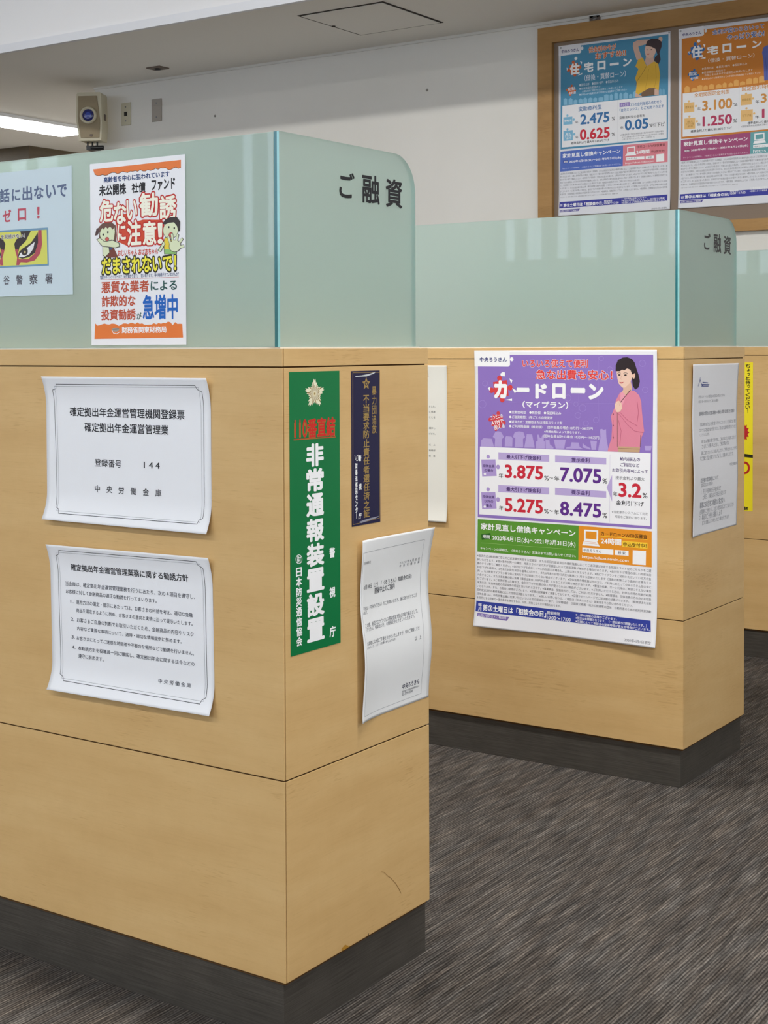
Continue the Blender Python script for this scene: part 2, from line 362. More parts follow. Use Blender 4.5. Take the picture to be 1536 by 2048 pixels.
def sheet(name, label, cat, org, axis, size, curl, rot, paper, group, thick, rough, parts):
    w_, h_ = size; root = thing(name, label, cat, org, group); cf = curl_fn(curl, w_, h_)
    cr, sr = math.cos(math.radians(rot)), math.sin(math.radians(rot))
    def place(u, v, d):          # u, v in mm on the sheet; d in metres above it
        q = cf(u, v) / 1000 + d + .0006
        a, b = (u * cr - v * sr) / 1000, (u * sr + v * cr) / 1000
        return (a, -q, b) if axis == 'x' else (q, a, b)
    nu, nv = (max(2, int(w_ / 10)), max(2, int(h_ / 4))) if curl else (1, 1)
    mb = MB(); pm = ink(paper, rough)
    vs = [place(w_ * i / nu, h_ * j / nv, 0) for j in range(nv + 1) for i in range(nu + 1)]
    fs = [(j * (nu + 1) + i, j * (nu + 1) + i + 1, (j + 1) * (nu + 1) + i + 1, (j + 1) * (nu + 1) + i) for j in range(nv) for i in range(nu)]
    mb.add(vs, fs, pm, bool(curl)); o = mb.build('sheet', root)
    sd = o.modifiers.new('thickness', 'SOLIDIFY'); sd.thickness = thick / 1000; sd.offset = -1
    seen = []
    for pname, els in parts:
        mb = MB()
        for e in els:
            bb = ebox(e); ly = 1 + max([s[1] for s in seen if s[0][0] < bb[2] and s[0][2] > bb[0] and s[0][1] < bb[3] and s[0][3] > bb[1]] or [0])
            seen.append((bb, ly)); d0 = .0001 + ly * 6e-5; pl = lambda u, v, d: place(u, v, d0 + d); m = ink(e[1], rough); k = e[0]
            def poly(pts):
                tr = tessellate_polygon([[Vector((p[0], p[1], 0)) for p in pts]])
                ids = {}; vv = []; ff = []
                def vid(p):
                    p = (round(p[0], 4), round(p[1], 4))
                    if p not in ids: ids[p] = len(vv); vv.append(pl(p[0], p[1], 0))
                    return ids[p]
                def split(a, b, c):      # follow the curl of the sheet with small triangles
                    L = max((math.dist(a, b), a, b, c), (math.dist(b, c), b, c, a), (math.dist(c, a), c, a, b))
                    if curl and L[0] > 7:
                        q = ((L[1][0] + L[2][0]) / 2, (L[1][1] + L[2][1]) / 2); split(L[1], q, L[3]); split(q, L[2], L[3]); return
                    ff.append((vid(a), vid(b), vid(c)))
                for t in tr:
                    a, b, c = (tuple(pts[i]) for i in t)
                    if (b[0] - a[0]) * (c[1] - a[1]) - (b[1] - a[1]) * (c[0] - a[0]) < 0: b, c = c, b
                    split(a, b, c)
                mb.add(vv, ff, m)
            if k == 'q':
                p = e[2]; L = max(abs(p[0][0] - p[1][0]), 1); H = max(abs(p[0][1] - p[3][1]), 1)
                n1, n2 = (max(1, int(L / 12)), max(1, int(H / 4))) if curl else (1, 1)
                vv = []
                for j in range(n2 + 1):
                    for i in range(n1 + 1):
                        s_, t_ = i / n1, j / n2
                        x = [(p[3][c] * (1 - s_) + p[2][c] * s_) * (1 - t_) + (p[0][c] * (1 - s_) + p[1][c] * s_) * t_ for c in (0, 1)]
                        vv.append(pl(x[0], x[1], 0))
                mb.add(vv, [(j * (n1 + 1) + i, j * (n1 + 1) + i + 1, (j + 1) * (n1 + 1) + i + 1, (j + 1) * (n1 + 1) + i) for j in range(n2) for i in range(n1)], m)
            elif k == 'p': poly(e[2])
            elif k == 'l':
                wd, pts = e[2] / 2, e[3]
                for q, ((ax, ay), (bx, by)) in enumerate(zip(pts, pts[1:])):
                    L = math.hypot(bx - ax, by - ay)
                    if L < 1e-6: continue
                    n1 = max(1, int(L / 5)) if curl else 1; dx, dy = (bx - ax) / L * wd, (by - ay) / L * wd; vv = []
                    for i in range(n1 + 1):
                        t = i / n1; ex = dx if i == n1 else -dx if i == 0 else 0; ey = dy if i == n1 else -dy if i == 0 else 0
                        x, y = ax + (bx - ax) * t + ex * .8, ay + (by - ay) * t + ey * .8
                        vv += [pl(x + dy, y - dx, q * 5e-7), pl(x - dy, y + dx, q * 5e-7)]
                    mb.add(vv, [(2 * i, 2 * i + 2, 2 * i + 3, 2 * i + 1) for i in range(n1)], m)
            elif k == 't': text_into(mb, e[2], e[3:7], m, e[7], pl, e[8])
            elif k == 'v':
                s_, u0, v0, u1, v1, b = e[2:]; n = len(s_); ch = (v1 - v0) / n
                for i, c in enumerate(s_):
                    mg = (u1 - u0) * .03; small = .3 if c in 'ょっゃゅ' else 0
                    vv1 = v1 - i * ch - ch * .03; uu = u0 + (u1 - u0) * small
                    if c == 'ー': text_into(mb, '｜', ((u0 + u1) / 2 - ch * .05, v1 - (i + 1) * ch + ch * .1, (u0 + u1) / 2 + ch * .05, vv1), m, b, pl); continue
                    if c == '！': uu, u1b = u0 + (u1 - u0) * .4, u0 + (u1 - u0) * .6
                    else: u1b = u1
                    text_into(mb, c, (uu + mg, v1 - (i + 1) * ch + ch * .04 + (ch * .15 * (small > 0)), u1b - mg, vv1 - ch * .12 * (small > 0)), m, b, pl)
            elif k == 'e': poly([(e[2] + e[4] * math.cos(2 * math.pi * i / 22), e[3] + e[5] * math.sin(2 * math.pi * i / 22)) for i in range(22)])
            elif k == 'j': poly([(e[2] + x, e[3] + y) for x, y in jigsaw(e[4], e[5])])
            elif k == 's':
                if e[6] == 'rays':
                    for i in range(30):
                        a = math.pi / 2 + 2 * math.pi * i / 30; r = starpts('burst')[(i * 2) % 60][1]; r = (.72, 1, .72, .6, .82, .6)[i % 6]
                        poly([(e[2] + e[4] * rr * math.cos(a + da), e[3] + e[5] * rr * math.sin(a + da)) for rr, da in ((.2, -.02), (r * .92, -.055), (r * .98, 0), (r * .92, .055), (.2, .02))])
                else: poly([(e[2] + e[4] * r * math.cos(a), e[3] + e[5] * r * math.sin(a)) for a, r in starpts(e[6])])
        mb.build(pname, root)
    return root

near = partition('maple and frosted glass counter partition with the green alarm sticker on its end')
def dup(root, loc, label):
    r = root.copy(); COL.objects.link(r); r.location = loc; r['label'] = label
    for ch in list(root.children):
        c = ch.copy(); COL.objects.link(c); c.parent = r
        for g in list(ch.children):
            d = g.copy(); COL.objects.link(d); d.parent = c
    return r
dup(near, (0, 1.5136, 0), 'maple and frosted glass counter partition with the purple loan poster on its front')
dup(near, (0, 3.0175 , 0), 'maple and frosted glass counter partition with the yellow poster, mostly hidden behind another')

for pts, c in (([(.1400, .0990), (.1440, .1005), (.1507, .1024), (.1545, .1000), (.1601, .0972), (.1590, .0952), (.1480, .0950), (.1420, .0955)], (178, 128, 44)), ([(.2120, .0952), (.2135, .0985), (.2165, .0980), (.2150, .0952)], (92, 66, 40)),
               ([(.2520, .1878), (.2600, .1850), (.2708, .1755), (.2800, .1690), (.2929, .1575), (.3020, .1470), (.3107, .1339), (.3098, .1338), (.3008, .1467), (.2920, .1571), (.2795, .1684), (.2700, .1750), (.2598, .1845), (.2522, .1866)], (158, 122, 74))):
    sm = MB(); sm.add([(.0004, a, b) for a, b in pts], [tuple(range(len(pts)))], ink(c)); sm.build('scuff_mark', near)
SHEETS = [
('notice', 'white notice with notched black border and registration number 144, above the sales policy notice', 'notice', (-0.5015, 0, 0.76), 'x', (362, 238), ('tb', 11, 52, 13, 48), 0, (240, 241, 245), None, 0.35, 0.55, [
 ('border_line', [
  ('l',(35,36,42),0.9,[(30.2,225.5),(336.1,226.5),(339.2,220.4),(347.9,216.8),(347.7,22.2),(340.7,19.2),(338.1,13.2),(35,11.5),(32,18.5),(24.9,21.6),(19.3,215.6),(27.8,218),(30.2,225.5)]),
  ('l',(120,122,130),0.4,[(25,222),(342.3,223.2),(343.6,16),(29.1,15.4),(25,222)])]),
 ('lettering', [
  ('t',(35,36,42),'確定拠出年金運営管理機関登録票',55.7,172.84,308.7,188.36,0.018,0),
  ('t',(35,36,42),'確定拠出年金運営管理業',89.5,148.19,275.1,163.71,0.018,0),
  ('t',(35,36,42),'登録番号',112.4,92.2,172.2,104.7,0.012,0),
  ('t',(35,36,42),'1 4 4',221.3,94.2,255.7,104.3,0.02,0),
  ('t',(35,36,42),'中\u3000央\u3000労\u3000働\u3000金\u3000庫',112.4,50.2,258.5,62,0.012,0)])]),
('notice', 'white notice listing four numbered sales policy points, below the registration notice', 'notice', (-0.4925, 0, 0.476), 'x', (357, 242), ('tb', 10, 50, 14, 48), 0.8, (240, 241, 245), None, 0.35, 0.55, [
 ('border_line', [
  ('l',(35,36,42),0.9,[(28,233.5),(330.7,234.6),(333.1,228.7),(341.7,224.9),(342.7,24.7),(335.6,20.7),(332.5,14.3),(32.2,16.7),(29.5,22.8),(21.2,26.6),(18.3,223.6),(25.9,227),(28,233.5)]),
  ('l',(120,122,130),0.4,[(22.3,229.8),(337.4,230.8),(338.8,18.7),(26.1,20.5),(22.3,229.8)])]),
 ('heading', [
  ('t',(35,36,42),'確定拠出年金運営管理業務に関する勧誘方針',49.4,200.5,308.2,212.4,0.02,0)]),
 ('lettering', [
  ('t',(55,58,72),'当金庫は、確定拠出年金運営管理業務を行うにあたり、次の４項目を遵守し、',35.5,174.6,320.7,182.1,0.008,0),
  ('t',(55,58,72),'お客様に対して金融商品の適正な勧誘を行ってまいります。',35.9,161.82,240.2,168.78,0.008,0),
  ('t',(55,58,72),'1.',46.2,146.7,53.8,151.5,0.008,0),
  ('t',(55,58,72),'運用方法の選定・提示にあたっては、お客さまの利益を考え、適切な金融',59.5,145.69,315.1,152.81,0.008,0),
  ('t',(55,58,72),'商品を選定するように努め、お客さまの意向と実情に沿って提示いたします。',59.8,132.3,314.8,139.1,0.008,0),
  ('t',(55,58,72),'2.',46.2,116.9,54.7,122.6,0.008,0),
  ('t',(55,58,72),'お客さまご自身の判断でお取引いただくため、金融商品の内容やリスク',60.6,115.82,316.5,123.18,0.008,0),
  ('t',(55,58,72),'内容など重要な事項について、適時・適切な情報提供に努めます。',60.9,102.5,291.5,108.9,0.008,0),
  ('t',(55,58,72),'3.',47.4,87.6,55.1,93.3,0.008,0),
  ('t',(55,58,72),'お客さまにとってご迷惑な時間帯や不都合な場所などで勧誘を行いません。',59,86.3,316.4,92.9,0.008,0),
  ('t',(55,58,72),'4.',47.7,70.8,55.9,76.1,0.008,0),
  ('t',(55,58,72),'本勧誘方針を役職員一同に徹底し、確定拠出年金に関する法令などの',62.1,69.8,317.4,76.7,0.008,0),
  ('t',(55,58,72),'遵守に努めます。',62.4,56.6,120.6,64.1,0.008,0),
  ('t',(55,58,72),'中 央 労 働 金 庫',241.2,35.51,309.9,42.69,0.008,0)])]),
('sticker', 'tall green alarm sticker with gold emblem and big white characters on the partition end', 'sticker', (0, 0.0153, 0.583), 'y', (126.5, 425), None, 0, (0, 116, 62), None, 0.3, 0.35, [
 ('emblem', [
  ('s',(238,232,205),62.1,391.1,25.1,23,'burst'),
  ('s',(150,120,62),62.1,391.1,19.7,18.7,'rays'),
  ('e',(226,214,170),62.1,390.9,3.3,3.2),
  ('e',(150,120,62),62.1,390.9,1.6,1.7)]),
 ('red_lettering', [
  ('t',(158,122,52),'110番直結',10.6,323.4,115.3,354,0.05,0),
  ('t',(205,38,32),'110',11.7,325.7,42.5,353.5,0.012,0),
  ('t',(205,38,32),'番直結',44.3,323.9,114.5,354.1,0.03,0),
  ('l',(158,122,52),1.6,[(9.8,323.7),(114.9,322.4)]),
  ('l',(205,38,32),0.7,[(9.8,324.2),(114.9,322.9)])]),
 ('lettering', [
  ('v',(250,250,252),'非常通報装置設置',38.4,11.7,85.8,316.7,0.042),
  ('t',(250,250,252),'警',97.8,135.5,112.5,151.3,0.035,0),
  ('t',(250,250,252),'視',97.3,73.7,112.8,90.1,0.035,0),
  ('t',(250,250,252),'庁',97.3,12.1,113.3,29.3,0.035,0),
  ('t',(250,250,252),'財',15.9,138,26,149.2,0.02,0),
  ('l',(250,250,252),0.9,[(28.3,142.6),(27.9,140.6),(26.8,138.9),(25.1,137.7),(23,137),(20.6,137),(18.3,137.6),(16.2,138.8),(14.5,140.5),(13.5,142.5),(13.1,144.5),(13.5,146.5),(14.6,148.2),(16.3,149.4),(18.4,150.1),(20.7,150.1),(23.1,149.5),(25.2,148.3),(26.9,146.6),(28,144.7),(28.3,142.6)]),
  ('v',(250,250,252),'日本防災通信協会',13,11.9,28.2,131.6,0.03)])]),
('sticker', 'narrow dark navy certificate sticker with gold characters beside the green sticker', 'sticker', (0, 0.1735, 0.761), 'y', (79.5, 246), None, 0, (22, 19, 62), None, 0.3, 0.25, [
 ('border_line', [
  ('l',(160,132,74),0.7,[(4,243.4),(79.4,242.9),(77.1,6.4),(2.8,3.1),(4,243.4)])]),
 ('emblem', [
  ('s',(160,132,74),40.9,225.2,11.4,10.6,'star'),
  ('e',(22,19,62),40.9,225.2,3.9,3.5),
  ('s',(160,132,74),40.9,225.2,3.2,3,'star')]),
 ('lettering', [
  ('v',(160,132,74),'暴力団追放',56.4,143.9,69.6,221.2,0.02),
  ('v',(160,132,74),'不当要求防止責任者選任済之証',31.6,10.2,49.4,207.6,0.025),
  ('t',(250,250,252),'警',18.4,102.4,26.2,112,0.03,0),
  ('t',(250,250,252),'視',18.5,56.9,26.7,66.7,0.03,0),
  ('t',(250,250,252),'庁',17.5,10.3,26.3,20.1,0.03,0),
  ('v',(250,250,252),'財暴追都民センター',9.1,10.6,15.7,100.4,0.03),
  ('l',(250,250,252),0.7,[(8.3,112.7),(10.4,106.1),(13.7,103.3),(17.8,104.3),(17.3,112.8),(13.9,111.1),(12.7,106.6)])]),
 ('peeling_tape', [
  ('p',(205,210,215),[(9.6,238.2),(28.2,238.7),(48.8,240.7),(67.3,243.9),(62.6,241),(41.8,236.9),(12.2,236.6)]),
  ('p',(150,150,165),[(19.4,5.7),(32,7.4),(50.3,8.8),(76.9,9.9),(66.4,7.3),(45.6,5.3),(25,3.3)])])]),
('letter', 'white letter with thin border and curling edges, under the navy sticker', 'letter', (0, 0.188, 0.446), 'y', (209, 292), ('wave', 7, 60, 9, 60), 0, (236, 237, 238), None, 0.35, 0.55, [
 ('border_line', [
  ('l',(110,112,122),0.45,[(2.8,271.6),(183.3,273.6),(184.7,10.9),(8.4,9.1),(2.8,271.6)])]),
 ('date_lettering', [
  ('t',(88,90,100),'お客様各位',5.6,252.5,27.7,257.3,0,0),
  ('t',(88,90,100),'2 0 2 0 年 4 月 吉 日',116.1,239.2,176.6,244.2,0,0),
  ('t',(88,90,100),'中\u3000央\u3000労\u3000働\u3000金\u3000庫',116.3,233.8,176.9,238.6,0,0)]),
 ('heading', [
  ('t',(55,56,66),'4月18日（土）「〈ろうきん〉相談会の日」',10.6,211.1,155.7,219.1,0.015,0),
  ('t',(55,56,66),'開催中止のご案内',46.5,200.1,105.4,210.5,0.015,0)]),
 ('body_lettering', [
  ('t',(88,90,100),'平素は〈中央ろうきん〉をご利用いただき、誠にありがとうござ',9.7,177.7,172.3,184.3,0,0),
  ('t',(88,90,100),'います。',7.1,171.8,22.2,176.9,0,0),
  ('t',(88,90,100),'この度、新型コロナウイルス感染症拡大防止の取り組みとして、',11.4,150.5,171.6,157.6,0,0),
  ('t',(88,90,100),'〈ろうきん〉相談会の日」の開催を中止させていただきます。',11.5,144,160.9,150.4,0,0),
  ('t',(88,90,100),'お客様には大変ご不便をおかけいたしますが、何卒ご理解くださ',11.8,122,171.7,128.7,0,0),
  ('t',(88,90,100),'いますよう、よろしくお願い申し上げます。',9.9,116.77,100.2,120.93,0,0),
  ('t',(88,90,100),'以\u3000上',156.2,105.8,175.8,113.2,0,0)]),
 ('logo_lettering', [
  ('t',(88,90,100),'東京都千代田区神田駿河台2-5',125.5,23.51,177.3,26.99,0,0),
  ('t',(88,90,100),'03-3293-2048',125.7,18.45,157.8,22.85,0,0),
  ('t',(50,48,78),'中央ろうきん',124.9,29.1,177,38.5,0.02,0)])]),
('letter', 'off white letter half hidden behind the partition end, beside the purple poster', 'letter', (-0.945, 1.5136, 0.59), 'x', (294, 408), ('tb', 2, 60, 6, 60), 0, (232, 230, 222), None, 0.35, 0.55, [
 ('lettering', [
  ('t',(110,110,112),'ました。',238.9,298.2,258.2,303.4,0,0),
  ('t',(110,110,112),'に感謝',238.8,284.1,258.1,289.3,0,0),
  ('t',(110,110,112),'ことを',238.7,269.9,258,275.1,0,0),
  ('t',(110,110,112),'願申し',238.5,241.3,257.9,246.5,0,0),
  ('t',(110,110,112),'げます。',238.4,226.9,257.9,232.1,0,0),
  ('t',(110,110,112),'以\u3000上',238.1,197.9,257.7,203.1,0,0),
  ('t',(110,110,112),'総務部',238,183.3,257.7,188.4,0,0),
  ('t',(110,110,112),'営\u3000業',237.9,168.6,257.6,173.7,0,0)])]),
('loan_poster', 'large purple loan poster with a woman in a pink cardigan on the partition front', 'poster', (-0.567, 1.5136, 0.3295), 'x', (500.5, 707), ('corners', 3, 110, 12, 120), 0, (240, 240, 245), None, 0.35, 0.55, [
 ('background_print', [
  ('q',(146,118,196),[(9.8,695.7),(491,695.8),(486.9,281.6),(7.5,280.1)]),
  ('l',(162,138,208),1.2,[(33.2,570.2),(31.7,565.5),(27.7,561.9),(22.1,560.6),(16.6,561.8),(12.6,565.2),(11.1,569.9),(12.6,574.7),(16.7,578.3),(22.3,579.6),(27.8,578.4),(31.8,575),(33.2,570.2)]),
  ('l',(162,138,208),1.2,[(314.4,565.7),(313.2,561.4),(309.8,558.3),(305.1,557.1),(300.4,558.2),(297,561.2),(295.7,565.4),(297,569.7),(300.4,572.8),(305.1,574),(309.8,572.9),(313.2,569.9),(314.4,565.7)]),
  ('l',(162,138,208),1.2,[(300.4,547.6),(299.3,544),(296.4,541.3),(292.4,540.3),(288.4,541.2),(285.5,543.8),(284.4,547.3),(285.5,550.9),(288.4,553.6),(292.4,554.6),(296.4,553.7),(299.3,551.2),(300.4,547.6)]),
  ('l',(162,138,208),1.2,[(321.2,528.5),(320.2,525.3),(317.6,522.8),(314,521.9),(310.4,522.7),(307.8,525),(306.8,528.2),(307.8,531.5),(310.4,533.9),(314,534.9),(317.6,534.1),(320.2,531.7),(321.2,528.5)]),
  ('l',(162,138,208),1.2,[(274,589.6),(272.8,585.7),(269.6,582.8),(265.2,581.7),(260.8,582.7),(257.6,585.5),(256.5,589.4),(257.7,593.3),(260.9,596.2),(265.3,597.3),(269.6,596.3),(272.8,593.5),(274,589.6)]),
  ('l',(162,138,208),1.2,[(386,659.5),(384.9,656),(382.1,653.4),(378.2,652.5),(374.4,653.4),(371.5,656),(370.5,659.5),(371.5,663.1),(374.4,665.6),(378.2,666.6),(382.1,665.6),(384.9,663),(386,659.5)]),
  ('l',(162,138,208),1.2,[(471.3,675.1),(470.2,671.4),(467.3,668.6),(463.2,667.6),(459.1,668.6),(456,671.4),(454.9,675.2),(456,679),(459.1,681.8),(463.2,682.8),(467.3,681.7),(470.2,678.9),(471.3,675.1)]),
  ('l',(162,138,208),1.2,[(361.7,686.8),(360.9,683.9),(358.5,681.8),(355.3,681.1),(352.1,681.9),(349.8,684),(349,686.9),(349.8,689.8),(352.2,691.9),(355.4,692.6),(358.5,691.8),(360.9,689.7),(361.7,686.8)]),
  ('l',(162,138,208),1.2,[(38.2,622.8),(37.2,619.4),(34.3,616.9),(30.3,616),(26.4,616.9),(23.5,619.3),(22.5,622.7),(23.6,626.1),(26.5,628.6),(30.4,629.5),(34.3,628.6),(37.2,626.2),(38.2,622.8)]),
  ('l',(162,138,208),1.2,[(210.9,643.3),(209.8,639.7),(206.8,637),(202.7,636),(198.6,637),(195.6,639.7),(194.5,643.3),(195.6,646.9),(198.6,649.6),(202.7,650.5),(206.8,649.6),(209.8,646.9),(210.9,643.3)]),
  ('l',(162,138,208),1.2,[(292.8,575.1),(292,572.5),(289.9,570.6),(287,569.9),(284.1,570.5),(282,572.4),(281.2,575),(282,577.6),(284.1,579.5),(287,580.3),(289.9,579.6),(292.1,577.7),(292.8,575.1)]),
  ('l',(162,138,208),1.2,[(477.5,612.1),(476.5,608.6),(473.7,606.1),(470,605.1),(466.2,606),(463.5,608.6),(462.4,612),(463.5,615.5),(466.2,618.1),(470,619),(473.7,618.1),(476.5,615.6),(477.5,612.1)]),
  ('l',(162,138,208),1.2,[(215.6,488.4),(214.8,485.8),(212.6,483.8),(209.6,483),(206.6,483.6),(204.5,485.5),(203.7,488.1),(204.5,490.8),(206.7,492.8),(209.7,493.6),(212.6,492.9),(214.8,491.1),(215.6,488.4)]),
  ('l',(162,138,208),1.2,[(348,537.1),(347,533.9),(344.4,531.5),(340.9,530.5),(337.3,531.3),(334.7,533.6),(333.7,536.9),(334.7,540.1),(337.3,542.5),(340.9,543.4),(344.4,542.6),(347,540.3),(348,537.1)]),
  ('l',(156,130,204),0.9,[(217.7,692.6),(217.3,564.3),(220.9,515)]),
  ('l',(156,130,204),0.9,[(294.5,692.1),(294.3,565.4),(297.8,516.7)]),
  ('l',(156,130,204),0.9,[(348.3,691.7),(348,566.2),(351.5,517.8)]),
  ('l',(156,130,204),0.9,[(100.5,639.8),(390.5,639)]),
  ('l',(156,130,204),0.9,[(100.2,576.1),(390.4,578.3)]),
  ('q',(245,245,250),[(14.5,461.3),(484.2,462),(482.8,287.8),(12,287.7)]),
  ('p',(250,250,252),[(0,707),(102.7,706.8),(103.3,670),(98.7,666),(-0.2,666.2)]),
  ('e',(250,250,252),108.4,684.7,5,5.4)]),
 ('logo_lettering', [
  ('t',(52,60,126),'中央ろうきん',15.7,677.7,94.5,689.9,0.03,0)]),
 ('silhouette', [
  ('p',(182,162,220),[(16.9,461.1),(18.5,478.2),(25.7,483.5),(49.3,482.4),(56.2,462.2)])]),
 ('silhouette', [
  ('p',(182,162,220),[(57.8,462.3),(59.4,482.7),(52.4,487.5),(59.5,499.6),(66.9,502.1),(75.9,501),(85.1,488.4),(78.9,482.2),(78.8,462.9)])]),
 ('silhouette', [
  ('p',(182,162,220),[(87.3,464.2),(88.2,485.1),(91.3,490.6),(106.7,489.6),(109.8,485.7),(108.9,464.8)])]),
 ('silhouette', [
  ('p',(182,162,220),[(115.8,463),(117.5,485.9),(110.6,489),(116,500.9),(128.6,503.6),(141.2,501.5),(145.7,489.3),(139.6,485.1),(140.3,463.7)])]),
 ('silhouette', [
  ('p',(182,162,220),[(143.3,463.2),(150.3,497.4),(165.4,497.1),(172.9,464.1)])]),
 ('silhouette', [
  ('p',(182,162,220),[(175.9,462.2),(176.7,479.1),(181.6,482.6),(179.8,496.8),(184.3,496.9),(187.2,489.4),(191.7,489.5),(194.8,497.2),(199.2,496.6),(197.7,483),(201.4,479.8),(201.4,462.9)])]),
 ('silhouette', [
  ('p',(182,162,220),[(202.9,484.1),(214.1,484.4),(215.5,473.6),(225.2,467.3),(225.2,463),(203.6,462.3)])]),
 ('silhouette', [
  ('p',(182,162,220),[(226,486.1),(259.1,487),(254.7,464.5),(231.8,463.8)])]),
 ('silhouette', [
  ('p',(182,162,220),[(259.1,464.7),(261.3,468.3),(272.2,470.3),(275.2,480.9),(294.1,480.7),(296.9,470.4),(306.3,465.5)])]),
 ('silhouette', [
  ('p',(182,162,220),[(304.9,480.4),(311.4,474.7),(326.5,468),(325.7,464.8),(304.9,469.6)])]),
 ('silhouette', [
  ('p',(182,162,220),[(325.8,486.8),(343.6,486),(340.7,464.6),(329.3,464.2)])]),
 ('silhouette', [
  ('p',(182,162,220),[(346.4,462.8),(352.9,495.3),(351.5,514.6),(356.5,516),(362.1,513.6),(367.8,515.6),(368.5,495.7),(374.8,463)])]),
 ('silhouette', [
  ('p',(182,162,220),[(468.2,478.6),(486.3,479.1),(484.2,468.7),(469.9,468.2)])]),
 ('slogan_lettering', [
  ('t',(250,250,252),'いろいろ使えて便利',138.2,664.1,319.7,684.5,-0.055,0),
  ('t',(226,62,60),'いろいろ使えて便利',138.2,664.1,319.7,684.5,0.028,0),
  ('t',(250,250,252),'急な出費も安心！',176.6,634.6,385.2,659.1,-0.055,0),
  ('t',(226,62,60),'急な出費も安心！',176.6,634.6,385.2,659.1,0.028,0)]),
 ('headline_lettering', [
  ('j',(218,66,72),76.4,609.5,32.4,8),
  ('p',(250,250,252),[(82,652.6),(89,651.5),(88.2,641.5),(76.6,642.5),(75,648.2)]),
  ('p',(250,250,252),[(100.5,637.1),(110.1,631.5),(106.6,623.1)]),
  ('p',(250,250,252),[(38.2,610.9),(45.2,615.4),(44.4,604.2)]),
  ('p',(250,250,252),[(88.7,582),(108.7,585.6),(108.7,579.6)]),
  ('p',(250,250,252),[(108.8,612.4),(123.3,604.8),(116.4,599)]),
  ('t',(250,250,252),'カ',56.3,584.8,94.8,631.6,0.06,0),
  ('t',(250,250,252),'ー',121.5,602.1,158.3,613.8,0.06,0),
  ('t',(250,250,252),'ド',174.2,586.6,207.7,624,0.06,0),
  ('t',(250,250,252),'ロ',222,587.1,258.7,625.6,0.06,0),
  ('t',(250,250,252),'ー',272.6,601.3,312.4,615.3,0.06,0),
  ('t',(250,250,252),'ン',321,586.9,361.6,625.3,0.06,0),
  ('t',(250,250,252),'（マイプラン）',138.5,562.4,265.9,580.6,0.03,0)]),
 ('burst_badge', [
  ('j',(214,66,76),65.1,527.7,24.1,-10),
  ('t',(250,250,252),'コンビニの',45.7,533.5,81.5,544.3,0.02,-11),
  ('t',(250,250,252),'ATMで',47.9,519.4,84.5,530.8,0.02,-11),
  ('t',(250,250,252),'使える',55.3,508,87.5,520.1,0.02,-11)]),
 ('bullet_lettering', [
  ('t',(250,250,252),'●変動金利型\u3000●無担保\u3000●保証料込み',100.1,547.7,246.8,555.3,0.012,0),
  ('t',(250,250,252),'●ご融資期間：1年ごとの自動更新',100.1,535.8,223.2,543.2,0.012,0),
  ('t',(250,250,252),'●返済方式：定額型または残高スライド型',100,523.8,249.7,531.1,0.012,0),
  ('t',(250,250,252),'●ご利用限度額（極度額）\u3000団体会員の場合 10万円〜500万円',99.9,512.2,332.3,519.7,0.012,0),
  ('t',(250,250,252),'※所属会員によって異なります。',199.3,502.4,300.6,508.5,0.012,0),
  ('t',(250,250,252),'団体会員以外の場合 10万円〜100万円',198.5,490.7,349.3,497.9,0.012,0)]),
 ('portrait', [
  ('p',(48,38,42),[(411.5,688.8),(423.6,690),(435.7,686.1),(443.3,676.8),(447.7,662.6),(452.9,648.3),(456.3,632.5),(452.9,618.3),(444.3,612.5),(437.7,621.4),(435.7,637.2),(418.4,653.1),(395.8,656.3),(393.3,669.1),(399.3,682.5)]),
  ('p',(226,184,160),[(412.1,624.4),(432.2,633.4),(436.3,615.7),(432.2,605.5),(418.3,595.8),(406.2,602.7),(413.1,611.7)]),
  ('p',(240,204,184),[(396.1,664.3),(396.1,651.5),(397.8,638.7),(401.7,626),(410.7,616.8),(418.4,617.5),(429.4,627.1),(436.4,640.4),(439.1,654.7),(428.8,669),(408,669)]),
  ('e',(236,196,174),440.5,646.1,3.8,7.6),
  ('p',(48,38,42),[(393.3,656.9),(394,670.7),(401,683.7),(415,689.4),(432.3,686.1),(442.6,675.3),(446,656.3),(441.9,651.2),(436.4,648.3),(432.2,659.4),(423.6,663.3),(417,658.8),(410.1,660.1),(404.5,656.3),(397.5,656.3)]),
  ('l',(48,38,42),0.9,[(398.2,651.2),(402.7,653.1),(406.6,651.8)]),
  ('l',(48,38,42),0.9,[(414.2,651.5),(419.1,653.1),(424.6,651.2)]),
  ('e',(48,38,42),403.1,647.4,3.2,1.6),
  ('e',(48,38,42),419.1,647.1,3.4,1.8),
  ('l',(214,160,140),0.8,[(408.7,645.1),(406.6,637.2),(410,636.2)]),
  ('p',(200,82,86),[(402.4,630.8),(407.9,629.5),(414.9,630.8),(410.7,626.7),(405.8,627)]),
  ('p',(226,138,160),[(429.4,609.3),(442.5,609.4),(454.6,598.7),(459.7,583.5),(461.7,558.3),(464.5,533),(467.2,514),(460.3,498),(457.6,478.9),(455.5,463),(372,462),(375.5,475.9),(381.9,492.8),(384,525),(380.5,547.4),(389.7,566.7),(393.9,586),(404.4,604.6),(413.5,598.3),(420.1,598.4)]),
  ('p',(236,160,178),[(406.2,604.6),(411.4,606.9),(420.1,597.4),(414.8,583),(407.9,567),(404.4,576.5)]),
  ('l',(96,64,66),1.6,[(431.5,611.2),(418.3,595.8),(406.1,581.3)]),
  ('l',(120,84,80),1.2,[(397.4,557.2),(398,474)]),
  ('l',(120,84,80),1.2,[(458.3,504.3),(456.9,475.8)]),
